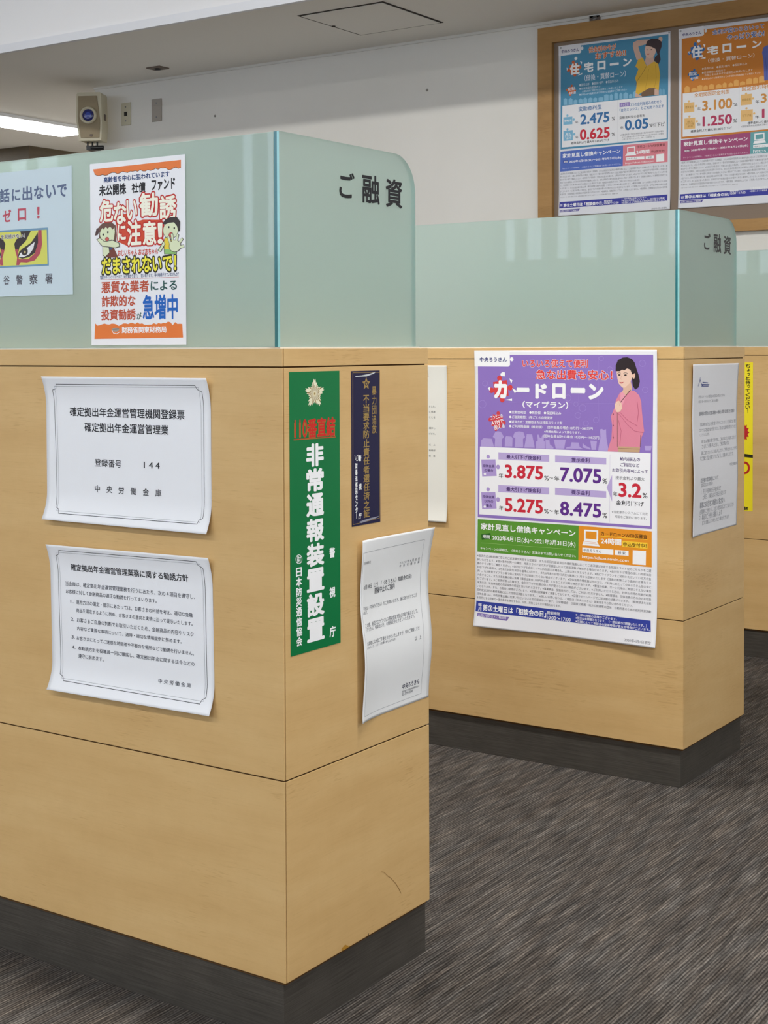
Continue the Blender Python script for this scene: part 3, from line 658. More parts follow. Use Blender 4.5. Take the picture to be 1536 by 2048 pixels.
  ('p',(240,204,184),[(390.4,576.3),(395.3,582.8),(401.6,585.4),(408.6,579.1),(410.7,567),(404.4,558.6),(396.7,557.2),(391.8,564.2)]),
  ('l',(206,150,130),0.7,[(400.9,583.5),(399.5,574.9)]),
  ('l',(206,150,130),0.7,[(405.1,581.6),(403.7,572.7)]),
  ('l',(204,108,136),1.3,[(394.6,557.8),(404.4,551),(423.5,529),(442.5,513.5),(464.8,510.8)]),
  ('l',(204,108,136),1.3,[(404.4,557.4),(425.2,538.6),(449.4,526.3)]),
  ('l',(204,108,136),1.3,[(400.9,538.1),(407.8,512.7),(404.3,480.6)]),
  ('l',(204,108,136),1.3,[(449.4,583.4),(452.8,558.1),(449.4,535.9)]),
  ('l',(204,108,136),1.3,[(386.9,537.9),(385.4,512.2),(387.5,493)]),
  ('e',(120,64,84),386.9,552.3,1.4,1.9),
  ('e',(120,64,84),386.8,525,1.4,1.9),
  ('e',(120,64,84),386.8,496.2,1.4,2),
  ('p',(202,166,132),[(399.4,475.3),(456.2,475.1),(455.5,462.7),(399.4,462.2)]),
  ('l',(150,112,86),1,[(399.4,470.9),(455.5,470.6)])]),
 ('rate_tag', [
  ('q',(190,172,222),[(68.6,448.8),(213.2,447.4),(213.2,430.2),(68.5,430.5)]),
  ('t',(72,44,112),'最大引下げ後金利',91.9,433.4,189.3,444.1,0.025,0)]),
 ('rate_tag', [
  ('q',(190,172,222),[(229.9,447.3),(368.4,445.8),(368.4,430),(229.9,430.2)]),
  ('t',(72,44,112),'提示金利',274.7,432.9,324.2,443.6,0.025,0)]),
 ('rate_tag', [
  ('q',(176,154,214),[(18.3,428.1),(60,430.2),(63.7,388.3),(21.2,385.2)]),
  ('e',(176,154,214),38.8,436.3,5.1,5.1),
  ('e',(176,154,214),67.7,411.5,5.4,5.8),
  ('e',(244,240,250),29.1,391.7,3.6,3),
  ('t',(72,44,112),'団体会員',23,409.1,57.5,416.6,0.02,0),
  ('t',(72,44,112),'の場合',27.6,397.8,53.9,405.6,0.02,0)]),
 ('rate_tag', [
  ('q',(190,172,222),[(68.2,365.8),(213,366.4),(212.9,349.2),(68.1,347.5)]),
  ('t',(72,44,112),'最大引下げ後金利',91.5,351.14,189,362.36,0.025,0)]),
 ('rate_tag', [
  ('q',(190,172,222),[(229.7,366.5),(368.3,365.2),(368.3,349.3),(229.6,349.3)]),
  ('t',(72,44,112),'提示金利',274.5,352.6,324.1,364,0.025,0)]),
 ('rate_tag', [
  ('q',(176,154,214),[(17.8,344.4),(59.5,347.1),(63.2,305.2),(20.8,301.5)]),
  ('e',(176,154,214),38.4,352.9,5.1,5.1),
  ('e',(176,154,214),67.3,328.5,5.5,5.8),
  ('e',(244,240,250),28.7,308.1,3.6,3.1),
  ('t',(72,44,112),'団体会員',22.5,330,57.1,337.8,0.02,0),
  ('t',(72,44,112),'以外の',27.2,318.6,53.5,326.8,0.02,0),
  ('t',(72,44,112),'場合',31.9,307.2,49.9,315.8,0.02,0)]),
 ('divider_line', [
  ('l',(205,195,225),0.6,[(378.3,454.1),(377.4,289.8)])]),
 ('divider_line', [
  ('p',(190,172,222),[(383.9,405.5),(369.7,374.6),(383.8,341.1)])]),
 ('rate_figure', [
  ('t',(206,42,62),'3.875',87.1,384.5,196.2,419,0.03,0)]),
 ('rate_figure', [
  ('t',(98,48,142),'7.075',243.5,383,355.6,418.8,0.03,0)]),
 ('rate_figure', [
  ('t',(206,42,62),'5.275',86.7,299.5,195.9,334.6,0.03,0)]),
 ('rate_figure', [
  ('t',(98,48,142),'8.475',243.2,299.5,355.4,334.5,0.03,0)]),
 ('rate_figure', [
  ('t',(206,42,62),'3.2',400.7,353.3,460.3,388.2,0.03,0)]),
 ('rate_caption', [
  ('t',(35,36,42),'年',69.5,383.7,82.7,396,0.01,0),
  ('t',(35,36,42),'%',199.3,383.9,212.3,395.3,0.01,0),
  ('t',(35,36,42),'〜',213.8,388.4,224.2,392.6,0.01,0),
  ('t',(35,36,42),'年',227.2,383.8,241.2,395.8,0.01,0)]),
 ('rate_caption', [
  ('t',(35,36,42),'年',69.9,301.9,82.7,313.4,0.01,0),
  ('t',(35,36,42),'%',199,301,211.6,312.6,0.01,0),
  ('t',(35,36,42),'〜',213.5,306.4,223.9,310.4,0.01,0),
  ('t',(35,36,42),'年',226.9,300.4,240.6,312.5,0.01,0)]),
 ('rate_caption', [
  ('t',(35,36,42),'%',358.4,383.6,370.8,396,0.01,0),
  ('t',(35,36,42),'%',358.3,300,370.7,312.6,0.01,0),
  ('t',(35,36,42),'年',386.6,354,397.9,366,0.01,0),
  ('t',(35,36,42),'%',463,354,475.7,366.4,0.01,0),
  ('t',(72,44,112),'給与振込の',404.3,440.8,456.9,449.9,0.02,0),
  ('t',(72,44,112),'ご指定など',406,426.8,455.5,436.5,0.02,0),
  ('t',(72,44,112),'お取引内容※によって',384.2,413,476.7,422.2,0.02,0),
  ('t',(95,96,104),'提示金利より最大',393,395.13,468.2,403.77,0.01,0),
  ('t',(35,36,42),'金利引下げ',393.6,333.2,466.4,345.4,0.02,0),
  ('t',(95,96,104),'※当金庫のシステムにて判定',383.1,313.2,476.7,319.8,0,0),
  ('t',(95,96,104),'可能なご契約に限ります。',390.8,302.26,474,308.64,0,0)]),
 ('campaign_banner', [
  ('q',(92,152,52),[(7.5,275),(294.3,276.8),(293.4,191.5),(6.3,191.5)]),
  ('t',(250,250,252),'家計見直し借換キャンペーン',16.6,248.7,285.5,265.9,0.025,0),
  ('p',(40,96,30),[(17.2,236.5),(44.9,241.7),(48,227.6),(19.5,222.3)]),
  ('t',(250,250,252),'期間',22,227.3,44,236.1,0.02,0),
  ('t',(250,250,252),'2020年4月1日(水)〜2021年3月31日(水)',50.4,221.8,285.5,237.3,0.02,0),
  ('l',(160,200,120),0.6,[(17.1,214.6),(286.2,217.2)]),
  ('t',(250,250,252),'キャンペーンの詳細は、〈中央ろうきん〉営業店までお問い合わせください。',15.5,197.5,286.1,204.9,0.008,0)]),
 ('web_banner', [
  ('q',(236,150,38),[(294.3,276.8),(486.9,275.9),(486.9,190.2),(293.4,191.5)]),
  ('p',(250,250,252),[(309.1,268.5),(346.8,269),(346.1,241.6),(309.1,242.4)]),
  ('p',(236,150,38),[(313.5,264.6),(342.5,264.8),(342.1,245.9),(313.4,246.6)]),
  ('p',(250,250,252),[(309.1,242.4),(343.2,242.1),(351,229.6),(303.6,229.6)]),
  ('l',(236,150,38),0.6,[(310.9,239.2),(341.1,239)]),
  ('l',(236,150,38),0.6,[(309.1,235.2),(344.6,235)]),
  ('l',(252,206,60),1.4,[(353.9,255.1),(475.3,255.5)]),
  ('t',(92,60,20),'カードローンWEB仮審査',353.9,256.57,475.3,267.03,0.02,0),
  ('t',(250,250,252),'24時間',353.9,236.2,408.2,251.9,0.03,0),
  ('p',(252,206,60),[(410.3,247.9),(476,247.9),(476,233.2),(410.3,233.8)]),
  ('t',(92,60,20),'申込受付中！',413.1,235,473.3,245.5,0.02,0),
  ('p',(250,250,252),[(304.3,223.8),(387.2,225),(387.1,211.8),(304.3,212)]),
  ('t',(95,96,104),'中央ろうきん',307.9,214.3,355.3,221.4,0.01,0),
  ('p',(250,250,252),[(390.7,224.6),(427,225),(427,212.5),(390.7,212.4)]),
  ('t',(95,96,104),'検 索',399.8,214.4,418.7,222.7,0.01,0),
  ('t',(250,250,252),'https://chuo.rokin.com',303.6,195.8,427,204.7,0.01,0),
  ('p',(250,250,252),[(438.1,227.4),(472.2,227.9),(471.5,194.1),(437.4,193.4)])]),
 ('fine_print', [
  ('t',(105,106,114),'※返済方式は極度額に応じてご返済額が決定する定額型、または前回約定返済日の最終残高に応じてご返済額が決定する残高スライド型のどちらかをご選',5.4,178.18,485.5,184.62,0,0),
  ('t',(105,106,114),'択いただきます。※借入条件が同一の場合、残高スライド型の方が定額型に比べて総返済額が増加する場合があります。※金利引下げ項目の詳しい内容は店',5.4,168.41,485.5,174.86,0,0),
  ('t',(105,106,114),'頭のチラシ等でご確認ください。※金利引下げを合計して年3.2%を超える場合も、上限は年3.2%となります。※既にマイプランをご契約いただいている方の金',5.4,158.65,485.5,165.09,0,0),
  ('t',(105,106,114),'利引下げの適用は、2月末のお取引状況を基準に5月から、また8月末のお取引状況を基準に11月から反映いたします（残高の有無により適用日は異なりま',5.4,148.89,485.5,155.33,0,0),
  ('t',(105,106,114),'す）。なお教育マイプラン等で個人金利引下げが適用にならない場合がございます。※団体会員の構成員以外の方は、ご利用にあたって中央ろうきん友の会に',5.4,139.12,485.5,145.57,0,0),
  ('t',(105,106,114),'入会すること、または当金庫の個人会員（最低出資金1,000円が必要）となることが必要な場合があります。※審査の結果、ローン利用のご希望にそえない場合',5.4,129.36,485.5,135.8,0,0),
  ('t',(105,106,114),'がございます。※ご返済が滞った場合は、金利引下げや新規の借入れが受けられない場合がございます。※ご利用いただける方は、お申込み時の年齢が65歳',5.4,119.6,485.5,126.04,0,0),
  ('t',(105,106,114),'未満の方、当金庫指定の保証協会の保証を受けられる方です。※事業資金、投機目的としては、ご利用いただけません。※極度額は、団体会員の方のみのお取扱',5.4,109.83,485.5,116.28,0,0),
  ('t',(105,106,114),'いとなります。また、お取扱い期間がございます。※店頭に説明書をご用意しております。※店頭やホームページでご返済額の試算ができます。（極度額または前',5.4,100.07,485.5,106.51,0,0),
  ('t',(105,106,114),'回約定返済日の最終残高に応じた定額返済額となります。）※詳しいお問い合わせ、ご相談は〈中央ろうきん〉営業店までお問い合わせください。',5.4,90.31,437.5,96.75,0,0),
  ('t',(105,106,114),'団体会員とは、中央労働金庫に出資いただいている次の団体をいいます。①労働組合\u3000②国家公務員・地方公務員等の団体\u3000③勤労者のための福利共済活動',5.4,80.54,485.5,86.99,0,0),
  ('t',(105,106,114),'を目的とする団体で一定の条件を満たすもの。なお、対象とならない場合もあります。',5.4,70.78,245.5,77.22,0,0)]),
 ('consultation_strip', [
  ('q',(52,66,160),[(4.4,65.2),(485.2,62.7),(486.9,36.1),(3.4,38.3)]),
  ('t',(250,250,252),'毎',9.9,51.6,21,60.2,0.02,0),
  ('t',(250,250,252),'月',10.2,40.5,20.1,49.2,0.02,0),
  ('t',(250,250,252),'第③土曜日は「相談会の日」',24.2,41.6,205.2,58.1,0.03,0),
  ('t',(250,250,252),'開催時間',207.5,50.5,242.4,58.5,0.015,0),
  ('t',(250,250,252),'10:00〜17:00',207.4,37.98,272.9,47.12,0.02,0),
  ('t',(250,250,252),'※一部未開催の店舗がございます。',286.5,54,397.5,60.8,0.01,0),
  ('t',(250,250,252),'※祝日は未開催となります。（一部店舗では開催いたします。）',286.5,45.8,475.3,52.9,0.01,0),
  ('t',(250,250,252),'※店舗によって相談会の開催時間が異なる場合がございます。',286.5,37.8,484.1,44.3,0.01,0),
  ('p',(128,106,182),[(9.4,34.7),(101.6,32.4),(94.6,22.5),(9.3,26.4)]),
  ('t',(250,250,252),'お問い合わせ・ご相談等',12.1,25.8,93.1,32.9,0,0),
  ('t',(95,96,104),'2020年4月1日現在',418.8,6.61,488.6,14.29,0,0)])]),
('warning_poster', 'laminated white and orange warning poster with two cartoon children on the glass screen', 'poster', (-0.4135, 0.019, 1.0495), 'x', (208, 297), None, 0, (243, 243, 247), None, 0.6, 0.2, [
 ('torn_band', [
  ('p',(60,40,30),[(7.2,287.9),(199.7,288.9),(199.6,276.2),(194.2,275.5),(188.9,277.5),(183.6,276.5),(178.2,274.9),(172.9,274.9),(167.5,278.5),(162.1,278.2),(156.7,278.9),(151.3,277.2),(145.9,279.1),(140.4,277.2),(134.9,276.4),(129.5,278.2),(124,276.4),(118.5,276.8),(113,279.5),(107.4,277.1),(101.9,278.6),(96.3,277.9),(90.8,278.6),(85.2,276.7),(79.6,277.9),(74,279.3),(68.3,277.6),(62.6,276.5),(57,278.8),(51.4,279.3),(45.7,278.5),(39.9,276),(34.2,275.9),(28.5,277.4),(22.7,276.4),(16.9,276.7),(11.2,279)]),
  ('p',(238,128,62),[(7.2,287.9),(199.7,288.9),(199.6,276.9),(194.3,276.3),(189,278.2),(183.6,277.3),(178.2,275.6),(172.9,275.7),(167.5,279.2),(162.1,278.9),(156.8,279.7),(151.3,278),(145.9,279.9),(140.4,278),(134.9,277.2),(129.5,278.9),(124,277.2),(118.5,277.6),(113,280.3),(107.4,277.9),(101.9,279.3),(96.4,278.7),(90.8,279.3),(85.2,277.5),(79.6,278.7),(74,280.1),(68.3,278.4),(62.7,277.3),(57,279.6),(51.4,280.1),(45.7,279.3),(39.9,276.8),(34.2,276.7),(28.5,278.2),(22.7,277.1),(16.9,277.5),(11.2,279.7)])]),
 ('torn_band', [
  ('p',(238,128,62),[(8.9,36.1),(14.2,32.3),(19.6,33),(25,34.3),(30.4,35.3),(35.7,34.1),(41,33.7),(46.3,35),(51.6,34.9),(56.9,33.8),(62.1,31.1),(67.4,33),(72.7,35),(77.9,35.1),(83.1,33.9),(88.4,35.6),(93.5,35.6),(98.7,33.6),(103.9,36.4),(109,33.8),(114.2,34.6),(119.3,32.4),(124.4,32.1),(129.5,32.5),(134.6,32.5),(139.7,34.6),(144.8,32.7),(149.9,34.9),(154.9,33.4),(160,35),(165,34.3),(170,36.8),(175,35.6),(179.9,30.9),(185,35.7),(189.9,32.7),(194.9,33),(199.8,32.6),(201.4,11.2),(7,10.3)])]),
 ('agency_lettering', [
  ('t',(250,250,252),'財務省関東財務局',69.1,19.2,166.4,29.7,0.025,0),
  ('e',(170,160,150),55.4,25,8.4,3.2),
  ('l',(250,250,252),0.9,[(47,24.2),(50.2,19.6),(57.9,18.3),(65,21.7)]),
  ('l',(110,100,96),0.6,[(48.8,25.1),(62.4,26.5)])]),
 ('lettering', [
  ('t',(38,66,120),'高齢者を中心に狙われています',31.3,264.3,176,273.7,0.03,0),
  ('t',(30,28,32),'未公開株',20.6,243.1,81.5,261.3,0.035,0),
  ('t',(30,28,32),'社債',93.4,243.5,124,259.8,0.035,0),
  ('t',(30,28,32),'ファンド',136.6,244.1,187.2,262.5,0.035,0),
  ('t',(38,66,120),'電話やダイレクトメールで「必ず儲かります」「買い取ります」等の勧誘がきていませんか？',21.2,107.92,193.5,114.08,0.02,0),
  ('l',(200,70,60),0.5,[(21,107.2),(193.5,106.3)])]),
 ('lettering', [
  ('t',(196,84,58),'悪質な業者',23.8,84.6,129.6,103.8,0.03,0),
  ('t',(44,88,84),'による',133.2,86.2,189.5,101.6,0.03,0),
  ('t',(196,84,58),'詐欺的な',24.2,62.2,100.1,80.7,0.03,0),
  ('t',(196,84,58),'投資勧誘',22.8,40.4,100.1,58.6,0.03,0),
  ('t',(44,88,84),'が',102.1,40.8,113,52.3,0.03,0),
  ('t',(32,104,196),'急増中',115.4,40.1,190.9,80.3,0.03,0)]),
 ('warning_headline', [
  ('p',(214,74,44),[(53,208.4),(87.8,212.7),(91.8,195.3),(117.5,200.1),(159.6,197.7),(161.1,160.6),(129.5,158.3),(82.5,159.7),(60.9,167.8),(59.2,193.9)]),
  ('t',(196,40,34),'危',21.8,200.3,51.9,236.9,-0.085,0),
  ('t',(253,250,232),'危',21.8,200.3,51.9,236.9,0.032,0),
  ('t',(196,40,34),'な',53,195.2,81.4,230.8,-0.085,0),
  ('t',(253,250,232),'な',53,195.2,81.4,230.8,0.032,0),
  ('t',(196,40,34),'い',81.7,201.4,105.6,233.1,-0.085,0),
  ('t',(253,250,232),'い',81.7,201.4,105.6,233.1,0.032,0),
  ('t',(196,40,34),'勧',110.6,204,150.5,242.7,-0.085,0),
  ('t',(253,250,232),'勧',110.6,204,150.5,242.7,0.032,0),
  ('t',(196,40,34),'誘',153.1,198.1,189.4,235.3,-0.085,0),
  ('t',(253,250,232),'誘',153.1,198.1,189.4,235.3,0.032,0),
  ('t',(196,40,34),'に',61,168.6,80.1,195.1,-0.085,0),
  ('t',(253,250,232),'に',61,168.6,80.1,195.1,0.032,0),
  ('t',(196,40,34),'注',82.8,159.2,113.8,200.8,-0.085,0),
  ('t',(253,250,232),'注',82.8,159.2,113.8,200.8,0.032,0),
  ('t',(196,40,34),'意',117.1,158.8,146.8,197.3,-0.085,0),
  ('t',(253,250,232),'意',117.1,158.8,146.8,197.3,0.032,0),
  ('t',(196,40,34),'！',149.1,159.7,160.3,193.3,-0.085,0),
  ('t',(253,250,232),'！',149.1,159.7,160.3,193.3,0.032,0),
  ('t',(210,78,62),'おじいちゃん おばあちゃん',61.9,143.4,149.9,153.9,0.03,0),
  ('t',(44,42,24),'だまされないで！',25.5,115.7,188.2,142.3,-0.12,0),
  ('t',(250,240,70),'だまされないで！',25.5,115.7,188.2,142.3,0.03,0)]),
 ('girl_drawing', [
  ('p',(86,60,58),[(21.8,192.8),(13.9,190.8),(9.9,179.4),(16.1,180),(21.2,186.1)]),
  ('p',(110,74,62),[(18.6,192.9),(28.6,199.4),(48,199.6),(57.5,193.7),(59.4,178.2),(57.8,164.3),(22.2,164.1),(18.6,172.3),(20.7,184.9)]),
  ('e',(70,62,56),37.4,181.2,16.3,13.3),
  ('e',(226,234,196),37.4,181.2,15.4,12.7),
  ('p',(110,74,62),[(21.6,184.8),(25.1,195.8),(50.5,196.8),(53.6,186.3),(46.1,193.1),(39.4,189.5),(35.5,192.8),(30.5,188.3),(28,192.4)]),
  ('e',(40,34,34),29.5,180.3,2,1.9),
  ('e',(40,34,34),40.1,183.6,1.9,1.9),
  ('e',(70,62,56),38.2,172.6,4.6,3.5),
  ('e',(214,90,84),38.2,172.6,3.9,3),
  ('p',(122,62,50),[(42.3,160),(52.4,158.7),(61.3,144.6),(58.6,141.5),(34.4,143.2),(39.9,150.6)]),
  ('p',(58,84,140),[(41.4,160.7),(49.7,158.1),(48.4,155),(40.9,155.3)]),
  ('p',(70,62,56),[(27.3,162.3),(42.4,162.9),(44.1,150.4),(34.4,143.5),(27.4,146.1)]),
  ('p',(226,234,196),[(28.6,161.3),(41,162),(42.8,150.8),(34,144.5),(28.8,146.8)]),
  ('p',(70,62,56),[(13.8,173.5),(22.5,175.6),(32.3,169.4),(51.1,170.7),(65.6,165.5),(66.8,158.9),(56.3,157.1),(26.8,161.1)]),
  ('p',(226,234,196),[(15.5,172.7),(22.2,174.5),(32.3,168.3),(50.9,169.6),(64.3,164.8),(65.3,159.6),(55.9,158.3),(27.7,162.1)]),
  ('p',(226,234,196),[(50.3,186.5),(55.2,191),(56,183.1),(53.3,170.6),(45.6,171.7)])]),
 ('boy_drawing', [
  ('p',(70,62,56),[(164.6,169.7),(174.8,170),(189,153.2),(189.8,141.8),(162.9,143),(161.6,162.2)]),
  ('p',(240,214,70),[(165.4,168.7),(174.1,169.1),(187.5,153.2),(188.3,150.1),(163.5,151.3),(162.8,162.1)]),
  ('p',(150,200,120),[(163.5,151.3),(188.3,150.1),(188.6,142.4),(163.8,143.5)]),
  ('p',(70,62,56),[(161.6,164.5),(153.7,154.8),(148.8,149.6),(155.9,146.7),(166.1,158.9)]),
  ('p',(226,234,196),[(162.4,163.2),(155,154.3),(150.7,149.8),(155.5,147.9),(164.8,159.2)]),
  ('e',(70,62,56),177.2,180.4,16.5,13.8),
  ('e',(226,234,196),177.2,180.4,15.8,13.2),
  ('p',(58,48,48),[(159.9,191.2),(166.3,197.9),(178.3,200.9),(190.7,200.2),(197.6,192.5),(196.5,177.6),(193.2,177.7),(190.9,185.8),(184.4,192.3),(174.1,191.9),(164.9,189.7)]),
  ('e',(40,34,34),173.6,185.2,1.6,1.7),
  ('e',(40,34,34),185.1,183.1,1.6,1.7),
  ('e',(70,62,56),177.9,172.7,5,4.3),
  ('e',(214,90,84),177.9,172.7,4.4,3.8),
  ('l',(70,62,56),5.2,[(176.7,159.9),(172.7,169.3)]),
  ('l',(70,62,56),5.2,[(181.9,162.7),(180,173.2)]),
  ('l',(70,62,56),5.2,[(189.1,162.4),(191.9,171.4)]),
  ('l',(70,62,56),5.2,[(194.2,158.3),(200.9,165.1)]),
  ('l',(70,62,56),5.2,[(195.1,152.9),(203.2,154)]),
  ('e',(70,62,56),186.3,155.1,12.8,9.8),
  ('l',(226,234,196),3.8,[(176.7,159.9),(172.7,169.3)]),
  ('l',(226,234,196),3.8,[(181.9,162.7),(180,173.2)]),
  ('l',(226,234,196),3.8,[(189.1,162.4),(191.9,171.4)]),
  ('l',(226,234,196),3.8,[(194.2,158.3),(200.9,165.1)]),
  ('l',(226,234,196),3.8,[(195.1,152.9),(203.2,154)]),
  ('e',(226,234,196),186.3,155.1,11.7,9)])]),
('police_notice', 'pale bluish notice with glaring eyes on yellow, on the glass beside the warning poster', 'notice', (-0.755, 0.019, 1.1345), 'x', (299, 213), None, 0, (208, 224, 232), None, 0.4, 0.55, [
 ('lettering', [
  ('t',(98,112,144),'話',122.6,161.4,147.9,185.5,0.03,0),
  ('t',(98,112,144),'に',153.5,162.6,174.3,183.1,0.03,0),
  ('t',(98,112,144),'出',179.7,161.5,203.7,186.2,0.03,0),
  ('t',(98,112,144),'な',208.4,162.5,231.8,184.4,0.03,0),
  ('t',(98,112,144),'い',237.7,162.5,260.9,184.9,0.03,0),
  ('t',(98,112,144),'で',264.9,162.5,287.4,183.7,0.03,0)]),
 ('red_lettering', [
  ('t',(196,84,100),'ゼ',129.4,127.7,151.3,149.3,0.03,0),
  ('t',(196,84,100),'ロ',167.7,128.3,188.5,149.3,0.03,0),
  ('t',(196,84,100),'！',215,129.9,221.7,149.4,0.03,0)]),
 ('station_lettering', [
  ('t',(88,86,96),'谷',129.6,19.9,145.9,36.2,0.02,0),
  ('t',(88,86,96),'警',161.6,19.5,178,36.3,0.02,0),
  ('t',(88,86,96),'察',194.9,18.9,215.2,36.3,0.02,0),
  ('t',(88,86,96),'署',233.6,18.6,251.3,36.1,0.02,0)]),
 ('eyes_picture', [
  ('q',(120,158,186),[(46.7,114.5),(241.5,113.5),(242.8,49.3),(46.8,49.3)]),
  ('q',(222,222,106),[(50.7,111),(238.3,109.9),(239.5,52.4),(50.8,52.5)]),
  ('p',(64,56,58),[(173.4,110.4),(200.2,110.1),(186.5,92.8),(171.2,83.4),(167.7,73.6),(163.8,72.4),(160.1,80.4),(158.3,89.7),(164.3,97.4),(177.1,101)]),
  ('p',(184,84,96),[(160,79.1),(167.8,80.2),(168.8,67),(170.4,52.7),(162.7,52.9),(165,65.8)]),
  ('p',(184,84,96),[(218,110.3),(226,110),(227.1,86.3),(222.3,70.8),(208.6,59.5),(189.3,56.7),(174,57.8),(170.1,54),(168.4,63.1),(193.3,62.5),(209,71.2),(216.2,86.6)]),
  ('p',(64,56,58),[(166.5,66.4),(171,76.4),(184.3,83),(199.9,89.7),(210.9,100),(216.9,106.4),(217.2,89.2),(209.4,72.4),(195.4,65.7),(178,63.5)]),
  ('p',(236,236,238),[(168.8,66.3),(172.8,72.7),(188.1,80.2),(201.8,87.1),(209.2,90.8),(205.4,79.1),(195.5,70.2),(181.9,66.2)]),
  ('e',(64,56,58),184.1,75.5,8.1,6.8),
  ('e',(200,180,120),184.9,74.4,2.2,2.4),
  ('p',(64,56,58),[(121.4,112.1),(94.1,113.5),(107.4,95.2),(122.5,84.8),(125.7,74.8),(129.6,73.4),(133.6,81.2),(135.7,90.4),(130,98.5),(117.3,102.9)]),
  ('p',(184,84,96),[(133.6,79.8),(125.8,81.4),(124.3,68.3),(122.1,53.9),(129.9,53.7),(128.1,66.8)]),
  ('p',(184,84,96),[(75.9,114.9),(67.5,115.2),(65.4,91.1),(69.7,75),(83.5,62.8),(103,59),(118.7,59.2),(122.5,55.2),(124.6,64.3),(99.2,65),(83.6,74.7),(76.7,90.8)]),
  ('p',(64,56,58),[(126.6,67.5),(122.4,77.8),(109.2,85.2),(93.6,93),(82.8,104),(76.8,110.9),(75.8,93.5),(83.2,76),(97.3,68.3),(114.8,65.2)]),
  ('p',(236,236,238),[(124.2,67.5),(120.4,74.2),(105.3,82.6),(91.6,90.4),(84.1,94.6),(87.6,82.5),(97.3,73),(111,68.1)]),
  ('e',(64,56,58),109.1,77.6,8.2,6.9),
  ('e',(200,180,120),108.3,76.6,2.1,2.4),
  ('t',(250,250,252),'を見逃さない！',124.8,98.7,184.7,106.4,-0.07,0),
  ('t',(64,56,58),'を見逃さない！',124.8,98.7,184.7,106.4,0.02,0),
  ('t',(196,60,60),'罪',113.6,99.8,122.8,105.9,0.03,0)])]),
('letter', 'white typed letter with small blue logo on the partition end beside the purple poster', 'letter', (0, 1.556, 0.591), 'y', (300, 411), ('wave', 3, 60, 5, 60), 0, (226, 226, 230), None, 0.35, 0.55, [
 ('logo_mark', [
  ('l',(72,82,140),2.6,[(36.5,359),(45.9,369.8),(47.9,377.9)]),
  ('l',(72,82,140),2.6,[(48,373.8),(58.9,362.6),(69.7,358.3)]),
  ('l',(72,82,140),2.2,[(65.2,367.4),(98.8,365.1)]),
  ('l',(72,82,140),2.2,[(63.1,362.5),(106.5,360.8)]),
  ('l',(72,82,140),2.2,[(58.9,358.5),(102.2,357.6)])]),
 ('lettering', [
  ('t',(140,142,150),'新型コロナウイルス感染症の感染拡大防止に関する',42.1,329,212.2,336,0,0),
  ('t',(140,142,150),'お客さまへのお知らせとご協力のお願い',42.3,317.7,171.6,324.6,0,0),
  ('t',(140,142,150),'営業時間の変更および窓口業務の一部休止に関するお知らせとお願い',47,287,282.8,296.6,0.03,0),
  ('t',(140,142,150),'\u3000平素は格別のお引き立てを賜り誠にありがとうございます。さて当金庫では、新型',53.8,260.78,290.5,270.12,0,0),
  ('t',(140,142,150),'コロナウイルス感染症の拡大を防止するため、次のとおり営業時間を変更させていただ',49.7,247.41,290.8,256.69,0,0),
  ('t',(140,142,150),'くことといたします。',52,237.5,113,244.6,0,0),
  ('t',(140,142,150),'\u3000お客さまおよび職員の健康と安全を考慮し、ご来店の際はマスクの着用にご協力くだ',58.7,220.28,291.4,229.22,0,0),
  ('t',(140,142,150),'さいますようお願い申し上げます。ご来店の際は手指の',63.2,207.37,242.4,218.13,0,0),
  ('t',(140,142,150),'消毒にご協力くださいますようお願い申し上げます。ご不便をおかけいたしますが何',56.9,192.26,292.1,201.54,0,0),
  ('t',(140,142,150),'卒ご理解とご協力を賜りますようよろしくお願い申し上げます。',50.6,178.36,268.8,189.64,0,0),
  ('t',(140,142,150),'中央労働金庫',243.4,154.2,295.3,162.2,0,0),
  ('t',(140,142,150),'変更後の営業時間について',51.4,126,166.2,137.3,0.02,0),
  ('t',(140,142,150),'営業店窓口のお取扱い',53.8,115.1,130.5,124.7,0,0),
  ('t',(140,142,150),'1\u3000平日 午前9時から午後3時まで',56.1,97.6,184.8,110.4,0,0),
  ('t',(140,142,150),'\u3000\u3000土曜日、日曜日および祝日を除きます',67.1,84.63,219.5,96.67,0,0),
  ('t',(140,142,150),'新規にお取引をご希望のお客さまへ',50.1,64.3,213,80.1,0.02,0),
  ('t',(140,142,150),'必要書類をご持参のうえ、お近くの営業店窓口までご来店ください',50.3,50.05,276.4,61.35,0,0),
  ('t',(140,142,150),'2\u3000事前のご予約をお願いします',50.5,34.5,195.2,50.1,0,0),
  ('t',(140,142,150),'\u3000\u3000窓口の混雑によりお待ちいただく場合がございます',68,22.35,246.4,33.05,0,0)])]),
('yellow_poster', 'bright yellow poster with black characters, mostly hidden behind the partition with the typed letter', 'poster', (-0.56, 3.0175, 0.492), 'x', (181, 499), None, 0, (246, 226, 40), None, 0.35, 0.55, [
 ('lettering', [
  ('v',(34,32,20),'ちょっと待ってください！',155,328.3,171.9,494,0.03),
  ('q',(40,38,24),[(115,195.2),(181.4,189.6),(181.6,179.3),(114.7,183.6)]),
  ('t',(40,38,24),'警察',151.5,2.4,165.5,14.5,0.03,0)]),
 ('red_burst', [
  ('s',(190,36,40),146.1,264.3,23.7,33,'spike'),
  ('l',(196,40,40),7,[(168.2,145.7),(167.2,138.9),(164.1,133),(159.5,128.9),(154,127.3),(148.5,128.5),(143.9,132.2),(140.8,137.9),(139.7,144.7),(140.8,151.4),(143.9,157.2),(148.5,161.1),(153.9,162.6),(159.3,161.5),(163.9,157.9),(167,152.4),(168.2,145.7)])])]),
